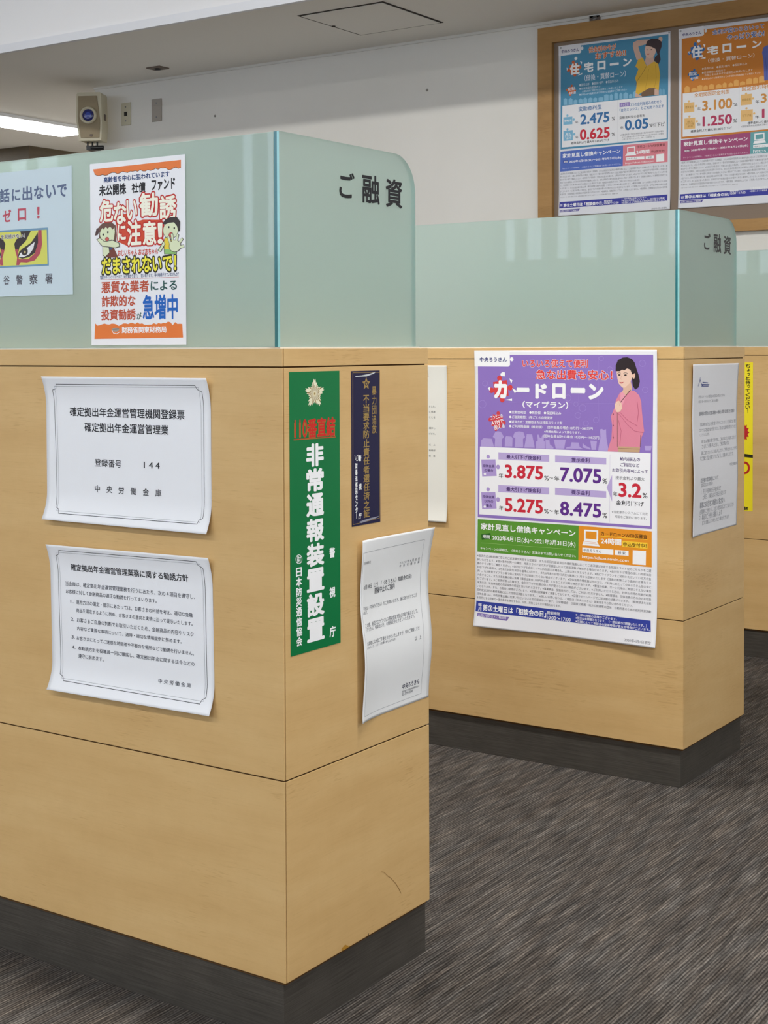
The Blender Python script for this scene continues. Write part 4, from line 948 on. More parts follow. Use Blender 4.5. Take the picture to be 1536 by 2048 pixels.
('loan_poster', 'blue housing loan poster with a woman in a yellow blouse pinned on the bulletin board', 'poster', (-1.572, 3.922, 1.611), 'x', (513, 728), ('corners', 1, 100, 6, 120), 0, (228, 229, 236), None, 0.35, 0.55, [
 ('background_print', [
  ('q',(74,142,178),[(10.2,719.2),(503.9,717.3),(501.8,286.4),(8.4,284.7)]),
  ('q',(238,238,242),[(17.3,470.9),(496,470.2),(496.7,291.1),(14.4,293.1)]),
  ('p',(236,236,242),[(0,728),(105.8,727),(107.1,690.7),(101.2,686.2),(0.3,685.7)]),
  ('e',(236,236,242),112,706,6,7.5)]),
 ('silhouette', [
  ('p',(128,182,212),[(23.4,473.5),(23.2,499.2),(31.8,503),(40.4,499.3),(40.6,473.5)])]),
 ('silhouette', [
  ('p',(128,182,212),[(47.2,473.5),(47,495.2),(56.8,501.9),(66.5,495),(66.7,473.4)])]),
 ('silhouette', [
  ('p',(128,182,212),[(71.3,473.4),(71.2,488.7),(80,491.8),(88.9,488.7),(89,473.4)])]),
 ('silhouette', [
  ('p',(128,182,212),[(94.7,473.4),(94.6,488.2),(104,495.4),(113.5,488),(113.6,473.3)])]),
 ('silhouette', [
  ('p',(128,182,212),[(117,473.3),(116.8,490.2),(126.1,496.1),(135.4,490.1),(135.6,473.3)])]),
 ('silhouette', [
  ('p',(128,182,212),[(140.4,473.3),(140.3,489.6),(150.3,493.7),(160.5,489.3),(160.6,473.2)])]),
 ('silhouette', [
  ('p',(128,182,212),[(163.8,473.2),(163.7,487.7),(172.5,491.2),(181.4,487.7),(181.5,473.2)])]),
 ('silhouette', [
  ('p',(128,182,212),[(188.2,473.2),(188.1,488.3),(199.6,490.8),(211.2,487.7),(211.4,473.1)])]),
 ('silhouette', [
  ('p',(128,182,212),[(214.3,473.1),(214.1,497.1),(224.5,499.6),(234.9,496.7),(235.1,473.1)])]),
 ('silhouette', [
  ('p',(128,182,212),[(239.9,473.1),(239.7,493),(246.9,499.1),(254.3,493.3),(254.5,473.1)])]),
 ('silhouette', [
  ('p',(128,182,212),[(261.2,473.1),(261,497.2),(269.3,504.4),(277.7,497.2),(278,473)])]),
 ('silhouette', [
  ('p',(128,182,212),[(284.4,473),(284.2,492.2),(291.3,500),(298.7,492.4),(298.8,473)])]),
 ('silhouette', [
  ('p',(128,182,212),[(302.7,473),(302.5,493.2),(313.2,499.6),(323.9,492.7),(324.1,472.9)])]),
 ('silhouette', [
  ('p',(128,182,212),[(328.4,472.9),(328.2,486.4),(335.5,489.7),(342.8,486.6),(343,472.9)])]),
 ('silhouette', [
  ('p',(128,182,212),[(346.1,472.9),(345.9,494.3),(357.1,500.9),(368.4,493.7),(368.7,472.8)])]),
 ('silhouette', [
  ('p',(110,168,200),[(463.4,470.6),(463.2,492),(468.7,500),(474.4,490.9),(474.6,470.7)])]),
 ('silhouette', [
  ('p',(110,168,200),[(477.4,469.1),(477.2,490.6),(482.7,498.5),(488.4,489.4),(488.6,469.3)])]),
 ('logo_lettering', [
  ('t',(62,60,120),'中央ろうきん',14.3,695.5,97.1,709.4,0.03,0)]),
 ('slogan_lettering', [
  ('t',(246,226,200),'低金利の今が',141.7,682.6,269.8,707.7,-0.06,0),
  ('t',(206,92,50),'低金利の今が',141.7,682.6,269.8,707.7,0.02,0),
  ('t',(246,226,200),'おすすめ!!',173.9,651.2,314.4,678.4,-0.06,0),
  ('t',(206,92,50),'おすすめ!!',173.9,651.2,314.4,678.4,0.02,0)]),
 ('headline_lettering', [
  ('j',(206,98,48),73.7,624,32.9,8),
  ('e',(250,250,252),82.4,666.3,7,7.1),
  ('p',(250,250,252),[(102.4,651.6),(111.4,648.4),(108.5,637.7)]),
  ('p',(250,250,252),[(38.5,632.4),(44.6,627.3),(39.6,619)]),
  ('p',(250,250,252),[(90.4,593.3),(111.7,602),(111.8,595.4)]),
  ('t',(250,250,252),'住',53.5,598,100.3,647.5,0.045,0),
  ('t',(250,250,252),'宅',120.4,602.3,164.2,644.2,0.045,0),
  ('t',(250,250,252),'ロ',182.5,604.6,221,642.3,0.045,0),
  ('t',(250,250,252),'ー',240.3,616.9,282,627.8,0.045,0),
  ('t',(250,250,252),'ン',301,606.8,339.6,640.7,0.045,0),
  ('t',(226,232,240),'（借換・買替ローン）',122.7,564.7,313.3,591.1,0.012,0)]),
 ('burst_badge', [
  ('j',(206,98,48),59.3,533.3,23,-10),
  ('t',(250,250,252),'変動',42.1,532.1,79.3,547.6,0.02,0),
  ('t',(250,250,252),'金利型',48.2,516.7,82.4,527.4,0.015,0)]),
 ('bullet_lettering', [
  ('t',(214,226,236),'●最長35年\u3000●最高1億円\u3000●保証料込み',98.1,544.8,280.7,557.6,0,0),
  ('t',(214,226,236),'●担保価値の範囲内で',98.2,530.2,197.2,540.7,0,0),
  ('t',(214,226,236),'お客さまにあわせた金額をご融資いたします',112.3,518.8,299.3,527.4,0,0),
  ('t',(214,226,236),'●お申込みから融資実行までの手続きは当金庫までご相談ください',98.4,506,318.6,515,0,0)]),
 ('portrait', [
  ('p',(214,178,160),[(421,705.5),(397.5,707.5),(369.1,708.9),(347.8,702.5),(345.5,686),(353,657),(362.8,627.8),(388.9,627),(376.7,660.7),(370.3,683),(407.1,688.3)]),
  ('e',(214,178,160),468.8,700.4,9.3,11.1),
  ('p',(62,48,52),[(444.4,629),(463.8,648.1),(469.7,617.5),(459.7,597.3),(440.7,616.6)]),
  ('p',(214,178,160),[(406.6,642.1),(436.8,638.5),(441.8,607.9),(410.4,596.5),(399.4,617.1)]),
  ('p',(226,190,172),[(403.4,683.2),(397.9,662.4),(403.9,638.1),(420.9,627.5),(439.6,633.9),(448.8,652),(444.8,673.9),(421.2,689.6)]),
  ('p',(62,48,52),[(402.5,681.2),(409.3,699.6),(430.4,707.7),(456.2,704.5),(473.6,689.6),(473.8,670.4),(463.8,643.8),(454.5,642.8),(447.3,662.9),(430.8,673.5),(414.3,679.7)]),
  ('e',(62,48,52),409.7,664,3.3,1.7),
  ('e',(62,48,52),428.5,662.6,3.8,1.9),
  ('p',(196,90,84),[(407.5,648.4),(421.6,648),(414.7,641.1)]),
  ('p',(226,180,62),[(391.1,634.4),(399.4,612.8),(409,597.1),(441.7,613.1),(459.6,600.7),(467.1,553.7),(463.3,519.9),(460.9,481.6),(442,502.9),(390.2,493.3),(371.4,483.2),(357.9,492.3),(363.3,530.7),(356.4,553),(371.2,590.2),(356.9,600.5),(369.9,629.2)]),
  ('l',(120,84,50),1.4,[(407.1,596.9),(389.4,570.9),(363.7,539.3),(359.1,522.5)]),
  ('l',(196,146,44),1.2,[(445.6,598.9),(450.9,546.9),(442,502.9)]),
  ('l',(196,146,44),1.2,[(417.6,585),(408.7,534.4),(399.7,496.6)]),
  ('p',(120,92,70),[(385.5,490.3),(418.4,505.4),(446.7,503.7),(443.2,474),(380.9,473.5)]),
  ('p',(214,178,160),[(357.9,491.5),(372.3,483.1),(387.6,475.4),(384.7,473.1),(355.3,473.6)]),
  ('p',(214,178,160),[(442.9,501.5),(461.8,490.9),(462,472.9),(442.3,473.2)])]),
 ('rate_tag', [
  ('q',(128,186,218),[(22.2,421.3),(65.3,421.3),(65.3,388.7),(22.2,388.7)]),
  ('e',(128,186,218),41.4,427.5,5.1,5.3),
  ('e',(128,186,218),71.7,407.7,5.5,5.3),
  ('t',(250,250,252),'標準金利',26.8,400.6,61.2,411,0.01,0)]),
 ('rate_tag', [
  ('q',(128,186,218),[(22.6,363.1),(67.8,363.1),(67.8,320.3),(22.6,320.3)]),
  ('e',(128,186,218),41.8,368.6,5,5.3),
  ('e',(128,186,218),73.6,345.2,5.5,5.3),
  ('t',(250,250,252),'最大',33.3,344.8,57.5,353.2,0.01,0),
  ('t',(250,250,252),'引下げ後',29.3,334.7,61.6,344.7,0.01,0),
  ('t',(250,250,252),'金利',35.4,326,58.7,334.3,0.01,0)]),
 ('rate_tag', [
  ('q',(150,130,196),[(285.4,457.2),(331.2,457.2),(331.2,439.6),(285.4,439.6)]),
  ('t',(250,250,252),'ミックス',291.2,442.7,325.9,454,0.01,0)]),
 ('divider_line', [
  ('l',(190,192,200),0.6,[(276.6,466),(276.2,292.1)])]),
 ('rate_figure', [
  ('t',(52,112,170),'2.475',102.6,382.22,238.5,426.88,0.03,0)]),
 ('rate_figure', [
  ('t',(206,42,62),'0.625',100.6,316.77,240.5,362.73,0.03,0)]),
 ('rate_figure', [
  ('t',(52,112,170),'0.05',309.2,339.74,415.4,383.36,0.03,0)]),
 ('rate_caption', [
  ('t',(52,112,170),'変動金利型',93.9,439.38,202.8,459.42,0.02,0),
  ('t',(35,36,42),'年',79.3,389.2,93.4,400.7,0.01,0),
  ('t',(35,36,42),'%',249.5,387.3,263.3,402.2,0.01,0)]),
 ('rate_caption', [
  ('t',(35,36,42),'年',79.7,324.7,93.8,337.1,0.01,0),
  ('t',(35,36,42),'%',249.1,322.9,264.8,336.5,0.01,0),
  ('t',(35,36,42),'標準金利より最大年1.85%引下げ',59.8,301.78,237.3,312.82,0.015,0)]),
 ('rate_caption', [
  ('t',(52,112,170),'2つの金利を組み合わせた',334.5,437.2,475.4,452.3,0.015,0),
  ('t',(52,112,170),'「金利ミックス」もご利用できます',285.6,419.2,484,432.8,0.015,0),
  ('t',(35,36,42),'変動金利型の金利を',284.9,389.6,399.8,400.6,0.01,0),
  ('t',(35,36,42),'年',288.7,344.8,303.3,359.2,0.01,0),
  ('t',(35,36,42),'%引下げ',420,342.59,488.6,360.31,0.01,0),
  ('t',(95,96,104),'※変動金利型と固定金利特約型の組み合わせでご利用の場合',289,319,482.4,326.8,0,0),
  ('t',(95,96,104),'ただし変動金利型の当初のお借入れ金額が半分以上の場合',296.3,309.6,482.5,315.7,0,0),
  ('t',(95,96,104),'に限り引下げいたします。詳しくは店頭まで。',296.4,300.26,444.1,306.74,0,0)]),
 ('campaign_banner', [
  ('q',(84,112,196),[(8.4,276.2),(301.5,279.4),(299.9,193),(5.9,189.7)]),
  ('t',(250,250,252),'家計見直し借換キャンペーン',18.7,246.98,289.2,266.12,0.025,0),
  ('p',(50,70,150),[(20.9,237),(43.1,237.9),(45.2,225.2),(22,224.4)]),
  ('t',(250,250,252),'期間',23.9,226.4,42.2,235,0.01,0),
  ('t',(250,250,252),'2020年4月1日(水)〜2021年3月31日(水)',50.2,222.5,292.4,234.7,0.02,0),
  ('t',(220,226,244),'キャンペーンの詳細は、〈中央ろうきん〉営業店までお問い合わせください。',17.5,198.28,292.6,205.52,0,0)]),
 ('web_banner', [
  ('q',(226,134,146),[(301.5,279.4),(501.4,279.6),(500.5,194.6),(299.9,193)]),
  ('p',(250,250,252),[(319.9,270),(355.4,270.5),(356.6,244.3),(320.1,244.7)]),
  ('p',(226,134,146),[(324.3,266.2),(351.6,266.5),(352.2,249),(324.4,248.7)]),
  ('p',(250,250,252),[(319.2,243.9),(355.6,244.4),(361.9,233.4),(310.6,234.1)]),
  ('t',(120,60,60),'住宅ローンWEB仮審査',363,261.49,489.5,273.51,0.02,0),
  ('t',(250,250,252),'24時間',361.8,236.53,420.3,253.78,0.03,0),
  ('t',(120,60,60),'申込受付中!',428.3,237.79,487,247.51,0.02,0),
  ('p',(250,250,252),[(315.5,227.6),(397.7,226.2),(397.8,214),(315.6,215.4)]),
  ('t',(95,96,104),'中央ろうきん',320.3,217.6,364.5,224.6,0,0),
  ('p',(250,250,252),[(403.4,225.7),(440.3,225.3),(440.4,214.1),(403.5,214.4)]),
  ('t',(95,96,104),'検索',412.9,215.7,430.9,224.1,0,0),
  ('t',(250,250,252),'https://chuo.rokin.com',310.9,197.46,440.5,207.14,0,0),
  ('p',(250,250,252),[(450.6,229.6),(485.2,230.3),(485.6,198.4),(450.9,198.5)])]),
 ('fine_print', [
  ('t',(110,110,120),'※返済方式は極度額に応じてご返済額が決定する定額型、または前回約定返済日の最終残高に応じてご返済額が決定する残高スライド型のどちらかをご選',6,175.82,499.8,184.08,0,0),
  ('t',(110,110,120),'択いただきます。※借入条件が同一の場合、残高スライド型の方が定額型に比べて総返済額が増加する場合があります。※金利引下げ項目の詳しい内容は店',6,163.31,499.8,171.57,0,0),
  ('t',(110,110,120),'頭のチラシ等でご確認ください。※金利引下げを合計して年3.2%を超える場合も、上限は年3.2%となります。※既にマイプランをご契約いただいている方の金',6,150.8,499.8,159.05,0,0),
  ('t',(110,110,120),'利引下げの適用は、2月末のお取引状況を基準に5月から、また8月末のお取引状況を基準に11月から反映いたします（残高の有無により適用日は異なりま',6,138.28,499.8,146.54,0,0),
  ('t',(110,110,120),'す）。なお教育マイプラン等で個人金利引下げが適用にならない場合がございます。※団体会員の構成員以外の方は、ご利用にあたって中央ろうきん友の会に',6,125.77,376.4,134.03,0,0),
  ('t',(110,110,120),'入会すること、または当金庫の個人会員（最低出資金1,000円が必要）となることが必要な場合があります。※審査の結果、ローン利用のご希望にそえない場合',6,113.26,499.8,121.52,0,0),
  ('t',(110,110,120),'がございます。※ご返済が滞った場合は、金利引下げや新規の借入れが受けられない場合がございます。※ご利用いただける方は、お申込み時の年齢が65歳',6,100.75,499.8,109,0,0),
  ('t',(110,110,120),'未満の方、当金庫指定の保証協会の保証を受けられる方です。※事業資金、投機目的としては、ご利用いただけません。※極度額は、団体会員の方のみのお取扱',6,88.23,499.8,96.49,0,0),
  ('t',(110,110,120),'いとなります。また、お取扱い期間がございます。※店頭に説明書をご用意しております。※店頭やホームページでご返済額の試算ができます。（極度額または前',6,77.06,277.6,82.64,0,0)]),
 ('consultation_strip', [
  ('q',(58,62,158),[(4.7,59.3),(500.6,61.2),(500.9,35.3),(3.4,32.3)]),
  ('t',(250,250,252),'毎月',8.9,39.5,18.1,51.3,0.02,0),
  ('t',(250,250,252),'第③土曜日は「相談会の日」',23.1,36.3,211.1,51.8,0.03,0),
  ('t',(250,250,252),'開催時間',214.9,46.23,251.2,54.57,0.01,0),
  ('t',(250,250,252),'10:00〜17:00',215,37.1,281.5,45.8,0.015,0),
  ('t',(250,250,252),'※一部未開催の店舗がございます。',294.9,52.57,409,59.13,0.005,0),
  ('t',(250,250,252),'※祝日は未開催となります。（一部店舗では開催）',294.9,43.66,489.2,51.44,0.005,0),
  ('t',(250,250,252),'※店舗によって相談会の開催時間が異なります。',295,35.34,493.9,43.66,0.005,0),
  ('p',(96,90,160),[(7,24.9),(102,26.2),(94.5,15.9),(7,14.9)]),
  ('t',(250,250,252),'お問い合わせ・ご相談等',10.1,16.53,92,23.37,0,0),
  ('t',(95,96,104),'2020年4月1日現在',430.8,3.05,499.9,10.65,0,0)]),
 ('pin', [
  ('e',(170,172,178),10.7,719.2,4.5,4.4)]),
 ('pin', [
  ('e',(170,172,178),507.1,722.8,4.2,4.2)])]),
('loan_poster', 'orange housing loan poster with a blue puzzle piece pinned on the bulletin board', 'poster', (-1.024, 3.922, 1.611), 'x', (513, 731), ('corners', 1, 100, 6, 120), 0, (228, 229, 236), None, 0.35, 0.55, [
 ('background_print', [
  ('q',(208,128,46),[(14,716.4),(500,716.4),(500,283.8),(12,283.8)]),
  ('q',(238,238,242),[(18,468.1),(494,468.1),(494,291.8),(18,291.8)]),
  ('p',(236,236,242),[(0,731),(107.6,731.6),(109.8,697.6),(103.1,691.9),(0.4,691.3)]),
  ('e',(236,236,242),116.5,710.5,5.4,6.9)]),
 ('silhouette', [
  ('p',(232,172,92),[(26,469.8),(25.8,491.2),(36.9,498),(48,490.9),(48.2,470.3)])]),
 ('silhouette', [
  ('p',(232,172,92),[(55.5,470.5),(55.4,482.7),(67.3,486.9),(79.2,482.3),(79.3,471)])]),
 ('silhouette', [
  ('p',(232,172,92),[(81.9,471.2),(81.7,492.3),(92.3,495.1),(103,492.1),(103.1,471.6)])]),
 ('silhouette', [
  ('p',(232,172,92),[(106.5,471.8),(106.4,485.8),(116.2,492.1),(126,485.8),(126.1,472.2)])]),
 ('silhouette', [
  ('p',(232,172,92),[(130.4,472.4),(130.3,489.5),(141.2,494.7),(152.1,489.3),(152.3,472.8)])]),
 ('silhouette', [
  ('p',(232,172,92),[(159.6,473.1),(159.5,485.4),(171.7,491.6),(183.9,484.8),(184,473.6)])]),
 ('silhouette', [
  ('p',(232,172,92),[(188.2,473.8),(188.1,489.5),(196.6,494.5),(205.1,489.6),(205.2,474.1)])]),
 ('silhouette', [
  ('p',(232,172,92),[(212.7,474.4),(212.6,485.3),(222.2,491.9),(231.9,485.3),(231.9,474.8)])]),
 ('silhouette', [
  ('p',(232,172,92),[(234.9,474.9),(234.8,496.4),(244.8,501.3),(254.9,496.3),(255,475.3)])]),
 ('silhouette', [
  ('p',(232,172,92),[(259.7,475.5),(259.6,486.5),(271,491.6),(282.4,486.2),(282.5,476)])]),
 ('silhouette', [
  ('p',(232,172,92),[(287,476.2),(286.8,497),(299,499.6),(311.1,496.4),(311.2,476.7)])]),
 ('silhouette', [
  ('p',(232,172,92),[(314.5,476.9),(314.4,496.4),(324.2,500.5),(334.1,496.2),(334.2,477.2)])]),
 ('silhouette', [
  ('p',(232,172,92),[(338.3,477.4),(338.2,500),(350,504.3),(361.7,499.5),(361.8,477.9)])]),
 ('logo_lettering', [
  ('t',(62,60,120),'中央ろうきん',16.9,699.67,98.1,712.13,0.03,0)]),
 ('slogan_lettering', [
  ('t',(238,238,244),'金利が変わらないって',145.5,690.35,358.6,709.95,-0.06,0),
  ('t',(64,96,160),'金利が変わらないって',145.5,690.35,358.6,709.95,0.02,0),
  ('t',(238,238,244),'やっぱり安心!',205.6,658.9,359.7,684.2,-0.06,0),
  ('t',(64,96,160),'やっぱり安心!',205.6,658.9,359.7,684.2,0.02,0)]),
 ('headline_lettering', [
  ('j',(56,112,176),75.8,632.8,35,8),
  ('e',(250,250,252),86.7,672.7,6.8,6.4),
  ('p',(250,250,252),[(40.2,635.2),(47,636.7),(47.1,625.3)]),
  ('p',(250,250,252),[(106.2,657.8),(115,654.6),(110.2,643.7)]),
  ('p',(250,250,252),[(93.1,602.2),(116.3,605.7),(115.4,598.5)]),
  ('t',(250,250,252),'住',54.7,605.9,105.2,655.1,0.045,0),
  ('t',(250,250,252),'宅',121.8,611.1,169.2,647,0.045,0),
  ('t',(250,250,252),'ロ',187.2,612.4,225.5,648.1,0.045,0),
  ('t',(250,250,252),'ー',245.3,623.9,286.9,633.7,0.045,0),
  ('t',(250,250,252),'ン',310.3,617.1,349.6,645.6,0.045,0),
  ('t',(238,230,220),'（借換・買替ローン）',127,580,319.9,597.3,0.012,0)]),
 ('burst_badge', [
  ('j',(56,112,176),64.5,539,23.3,-10),
  ('t',(250,250,252),'固定',45.8,536.6,79.1,550.8,0.02,0),
  ('t',(250,250,252),'金利型',51.9,520.6,85,530.2,0.015,0)]),
 ('bullet_lettering', [
  ('t',(240,228,214),'●最長35年\u3000●最高1億円\u3000●保証料込み',100.7,554.34,290.1,563.66,0,0),
  ('t',(240,228,214),'●担保価値の範囲内で',100.8,538.22,199.3,547.28,0,0),
  ('t',(240,228,214),'お客さまにあわせた金額をご融資いたします',112.1,527.44,312.7,536.66,0,0),
  ('t',(240,228,214),'●お申込みから融資実行までの手続きは当金庫までご相談ください',101,513.65,345.4,521.15,0,0)]),
 ('portrait', [
  ('p',(92,104,178),[(365.9,619.9),(391.3,626.9),(437.4,613.1),(446.8,541.2),(447,488.1),(359.5,484.2),(358.4,521.2),(356.4,568.2),(350.7,595.6),(356.2,614.7)]),
  ('l',(66,76,148),1.4,[(363.7,576.4),(369.5,522.3),(366.4,487.1)])]),
 ('rate_tag', [
  ('q',(236,192,124),[(24.9,428.6),(68.1,428.6),(68.1,389.3),(24.9,389.3)]),
  ('e',(236,192,124),44.9,433.7,4.9,4.5),
  ('e',(236,192,124),75.2,411.4,4.8,4.6),
  ('t',(190,140,70),'標準金利',29.4,404.3,63.6,415.5,0.01,0)]),
 ('rate_tag', [
  ('q',(236,192,124),[(25.5,365.7),(72.1,365.7),(72.1,321),(25.5,321)]),
  ('e',(236,192,124),47.4,372,4.9,4.6),
  ('e',(236,192,124),79.6,349.3,4.9,4.5),
  ('t',(190,140,70),'最大',37.8,347.2,62.2,355.5,0.01,0),
  ('t',(190,140,70),'引下げ後',32,336.8,67.1,346.9,0.01,0),
  ('t',(190,140,70),'金利',38.9,328.1,62.4,336.4,0.01,0)]),
 ('rate_tag', [
  ('q',(236,192,124),[(263.9,437.8),(309.6,437.8),(309.6,395.3),(263.9,395.3)]),
  ('e',(236,192,124),286,440.3,4.7,4.4),
  ('e',(236,192,124),314.2,418.5,4.7,4.5),
  ('t',(190,140,70),'標準金利',268.2,410.9,304.9,422.2,0.01,0)]),
 ('rate_tag', [
  ('q',(236,192,124),[(264.3,376),(313.7,376),(313.7,330.9),(264.3,330.9)]),
  ('e',(236,192,124),287.7,382,4.7,4.4),
  ('e',(236,192,124),319.2,358.9,4.7,4.5),
  ('t',(190,140,70),'引下げ後',270.5,348.2,308,358.5,0.01,0)]),
 ('divider_line', [
  ('l',(190,192,200),0.6,[(257.6,474.2),(256.7,297.2)])]),
 ('rate_figure', [
  ('t',(214,148,70),'3.100',101.8,388.59,228.8,430.31,0.03,0)]),
 ('rate_figure', [
  ('t',(186,58,96),'1.250',103.7,325.85,228.2,366.75,0.03,0)]),
 ('rate_figure', [
  ('t',(214,148,70),'3',345.8,397,370.1,433.4,0.03,0)]),
 ('rate_figure', [
  ('t',(186,58,96),'1',350.7,338.4,361.5,373,0.03,0)]),
 ('rate_caption', [
  ('t',(214,148,70),'全期間固定金利型',67.5,447.45,218,464.75,0.02,0),
  ('t',(35,36,42),'年',81.6,392.9,95.8,406.3,0.01,0),
  ('t',(35,36,42),'%',233.4,395.2,250,407.4,0.01,0)]),
 ('rate_caption', [
  ('t',(35,36,42),'年',80.7,328.1,96.3,342.9,0.01,0),
  ('t',(35,36,42),'%',232.9,330.4,249,344.7,0.01,0),
  ('t',(35,36,42),'標準金利より最大年1.85%引下げ',52.7,305.07,227.4,315.93,0.015,0)]),
 ('rate_caption', [
  ('t',(214,148,70),'固定金利特約型',268.5,451.27,411.3,470.03,0.02,0),
  ('t',(35,36,42),'年',324,397.1,339,410.9,0.01,0),
  ('t',(35,36,42),'年',322.9,337.6,339.3,349.6,0.01,0),
  ('t',(35,36,42),'標準金利より最大',292.7,317.3,381,328.1,0.015,0),
  ('t',(95,96,104),'※固定金利特約期間終了後は',264.6,307.38,374.1,315.12,0,0)]),
 ('campaign_banner', [
  ('q',(168,78,124),[(10.6,279.5),(304.6,285.8),(302.7,199.4),(9.9,193.2)]),
  ('t',(250,250,252),'家計見直し借換キャンペーン',22.9,252.22,293.5,271.38,0.025,0),
  ('p',(130,50,96),[(23.2,239.5),(48.5,240.3),(49.6,228.5),(24.3,227.6)]),
  ('t',(250,250,252),'期間',26.1,228.7,46.7,237.4,0.01,0),
  ('t',(250,250,252),'2020年4月1日(水)〜2021年3月31日(水)',54.4,228.3,295.5,239,0.02,0),
  ('t',(240,214,228),'キャンペーンの詳細は、〈中央ろうきん〉営業店までお問い合わせください。',21,203,294.7,210.2,0,0)]),
 ('web_banner', [
  ('q',(108,170,176),[(304.6,285.8),(500,285.8),(500,199.4),(302.7,199.4)]),
  ('p',(250,250,252),[(320,278.8),(361.3,280),(362.3,251.6),(320.1,251.3)]),
  ('p',(108,170,176),[(324.7,274),(356.7,275.1),(357.7,256.4),(324.8,255.4)]),
  ('p',(250,250,252),[(320.1,249.5),(362.4,250.3),(368.9,239.6),(315.1,238.4)]),
  ('p',(250,250,252),[(315.6,233.9),(411.2,235.6),(411.2,222.4),(315.6,222.4)]),
  ('t',(95,96,104),'中央ろうきん',320.2,223,367.5,230.9,0,0),
  ('t',(250,250,252),'https',315.7,199.12,367.6,216.18,0,0)]),
 ('fine_print', [
  ('t',(118,118,126),'※返済方式は極度額に応じてご返済額が決定する定額型、または前回約定返済日の最終残高に応じてご返済額が決定する残高スライド型のどちらかをご選',11.5,182.58,493.2,191.02,0,0),
  ('t',(118,118,126),'択いただきます。※借入条件が同一の場合、残高スライド型の方が定額型に比べて総返済額が増加する場合があります。※金利引下げ項目の詳しい内容は店',11.5,169.78,493.2,178.22,0,0),
  ('t',(118,118,126),'頭のチラシ等でご確認ください。※金利引下げを合計して年3.2%を超える場合も、上限は年3.2%となります。※既にマイプランをご契約いただいている方の金',11.5,156.98,493.2,165.42,0,0),
  ('t',(118,118,126),'利引下げの適用は、2月末のお取引状況を基準に5月から、また8月末のお取引状況を基準に11月から反映いたします（残高の有無により適用日は異なりま',11.5,144.18,493.2,152.62,0,0),
  ('t',(118,118,126),'す）。なお教育マイプラン等で個人金利引下げが適用にならない場合がございます。※団体会員の構成員以外の方は、ご利用にあたって中央ろうきん友の会に',11.5,131.38,493.2,139.82,0,0),
  ('t',(118,118,126),'入会すること、または当金庫の個人会員（最低出資金1,000円が必要）となることが必要な場合があります。※審査の結果、ローン利用のご希望にそえない場合',11.5,118.58,420.9,127.02,0,0),
  ('t',(118,118,126),'がございます。※ご返済が滞った場合は、金利引下げや新規の借入れが受けられない場合がございます。※ご利用いただける方は、お申込み時の年齢が65歳',11.5,105.78,493.2,114.22,0,0),
  ('t',(118,118,126),'未満の方、当金庫指定の保証協会の保証を受けられる方です。※事業資金、投機目的としては、ご利用いただけません。※極度額は、団体会員の方のみのお取扱',11.5,92.98,493.2,101.42,0,0),
  ('t',(118,118,126),'いとなります。また、お取扱い期間がございます。※店頭に説明書をご用意しております。※店頭やホームページでご返済額の試算ができます。（極度額または前',11.5,81.93,252.3,86.87,0,0)]),
 ('consultation_strip', [
  ('q',(58,62,158),[(7.8,58.3),(500,58.3),(500,33.1),(6.5,33.1)]),
  ('t',(250,250,252),'毎月',12.7,38.4,24,50.4,0.02,0),
  ('t',(250,250,252),'第③土曜日は「相談会の日」',28.8,39.55,216.8,52.85,0.03,0),
  ('t',(250,250,252),'開催時間',220.4,53.39,254.4,61.21,0.01,0),
  ('t',(250,250,252),'10:00〜17:00',220.5,44,284.4,52.9,0.015,0),
  ('t',(250,250,252),'※一部未開催の店舗が',302,61.65,373.7,68.25,0.005,0),
  ('t',(250,250,252),'※祝日は未開催となり',302,55.45,373.8,62.05,0.005,0),
  ('t',(250,250,252),'※店舗によって相談会',302.1,48.45,373.8,55.05,0.005,0),
  ('p',(96,90,160),[(9.5,31.1),(109.7,30.8),(101.6,20.5),(9.6,21.2)]),
  ('t',(250,250,252),'お問い合わせ・ご相談等',12.9,22.5,97.8,29.1,0,0)]),
 ('pin', [
  ('e',(170,172,178),9,722.6,4.5,4.1)])])]
for a in SHEETS: sheet(*a)
tag(boxobj('tape_tab', (-.011, .001, TH + .0005, TH + .0012, .9935, 1.001), ink((236, 234, 228))), 'tiny white tape tab at the edge of the partition with the green sticker', 'tape')

# ------------------------------------------------------------------ bulletin board on the back wall
bx0, bx1, bz0, bz1 = -1.663, .55, 1.506, 2.422
bb = thing('bulletin_board', 'wood framed bulletin board with taupe felt on the back wall', 'bulletin board', (bx0, 3.931, bz0))
W_, H_ = bx1 - bx0, bz1 - bz0
f = MB(); f.box(.04, W_ - .04, -.008, -.001, .03, H_ - .04, M['felt']); f.build('felt_panel', bb)
def rail(pts, nm='frame_rail'):
    r = MB(); r.prism(pts, 'y', -.030, -.001, M['frame_wood']); r.build(nm, bb, .0015)
t = .068; b_ = .046
rail([(0, 0), (t, b_), (t, H_ - t), (0, H_)]); rail([(0, H_), (t, H_ - t), (W_ - t, H_ - t), (W_, H_)])
rail([(W_, H_), (W_ - t, H_ - t), (W_ - t, b_), (W_, 0)]); rail([(0, 0), (W_, 0), (W_ - t, b_), (t, b_)])
hg = MB(); hg.box(.236, .284, -.008, -.001, H_ - .005, H_ + .026, M['vent']); hg.lathe([(0, -.016), (.009, -.016), (.011, -.009), (.011, -.008)], (.262, 0, H_ + .014), 'y', M['steel'], 20); hg.box(.2525, .2715, -.0165, -.016, H_ + .012, H_ + .0155, M['black']); hg.build('hanger_bracket', bb)

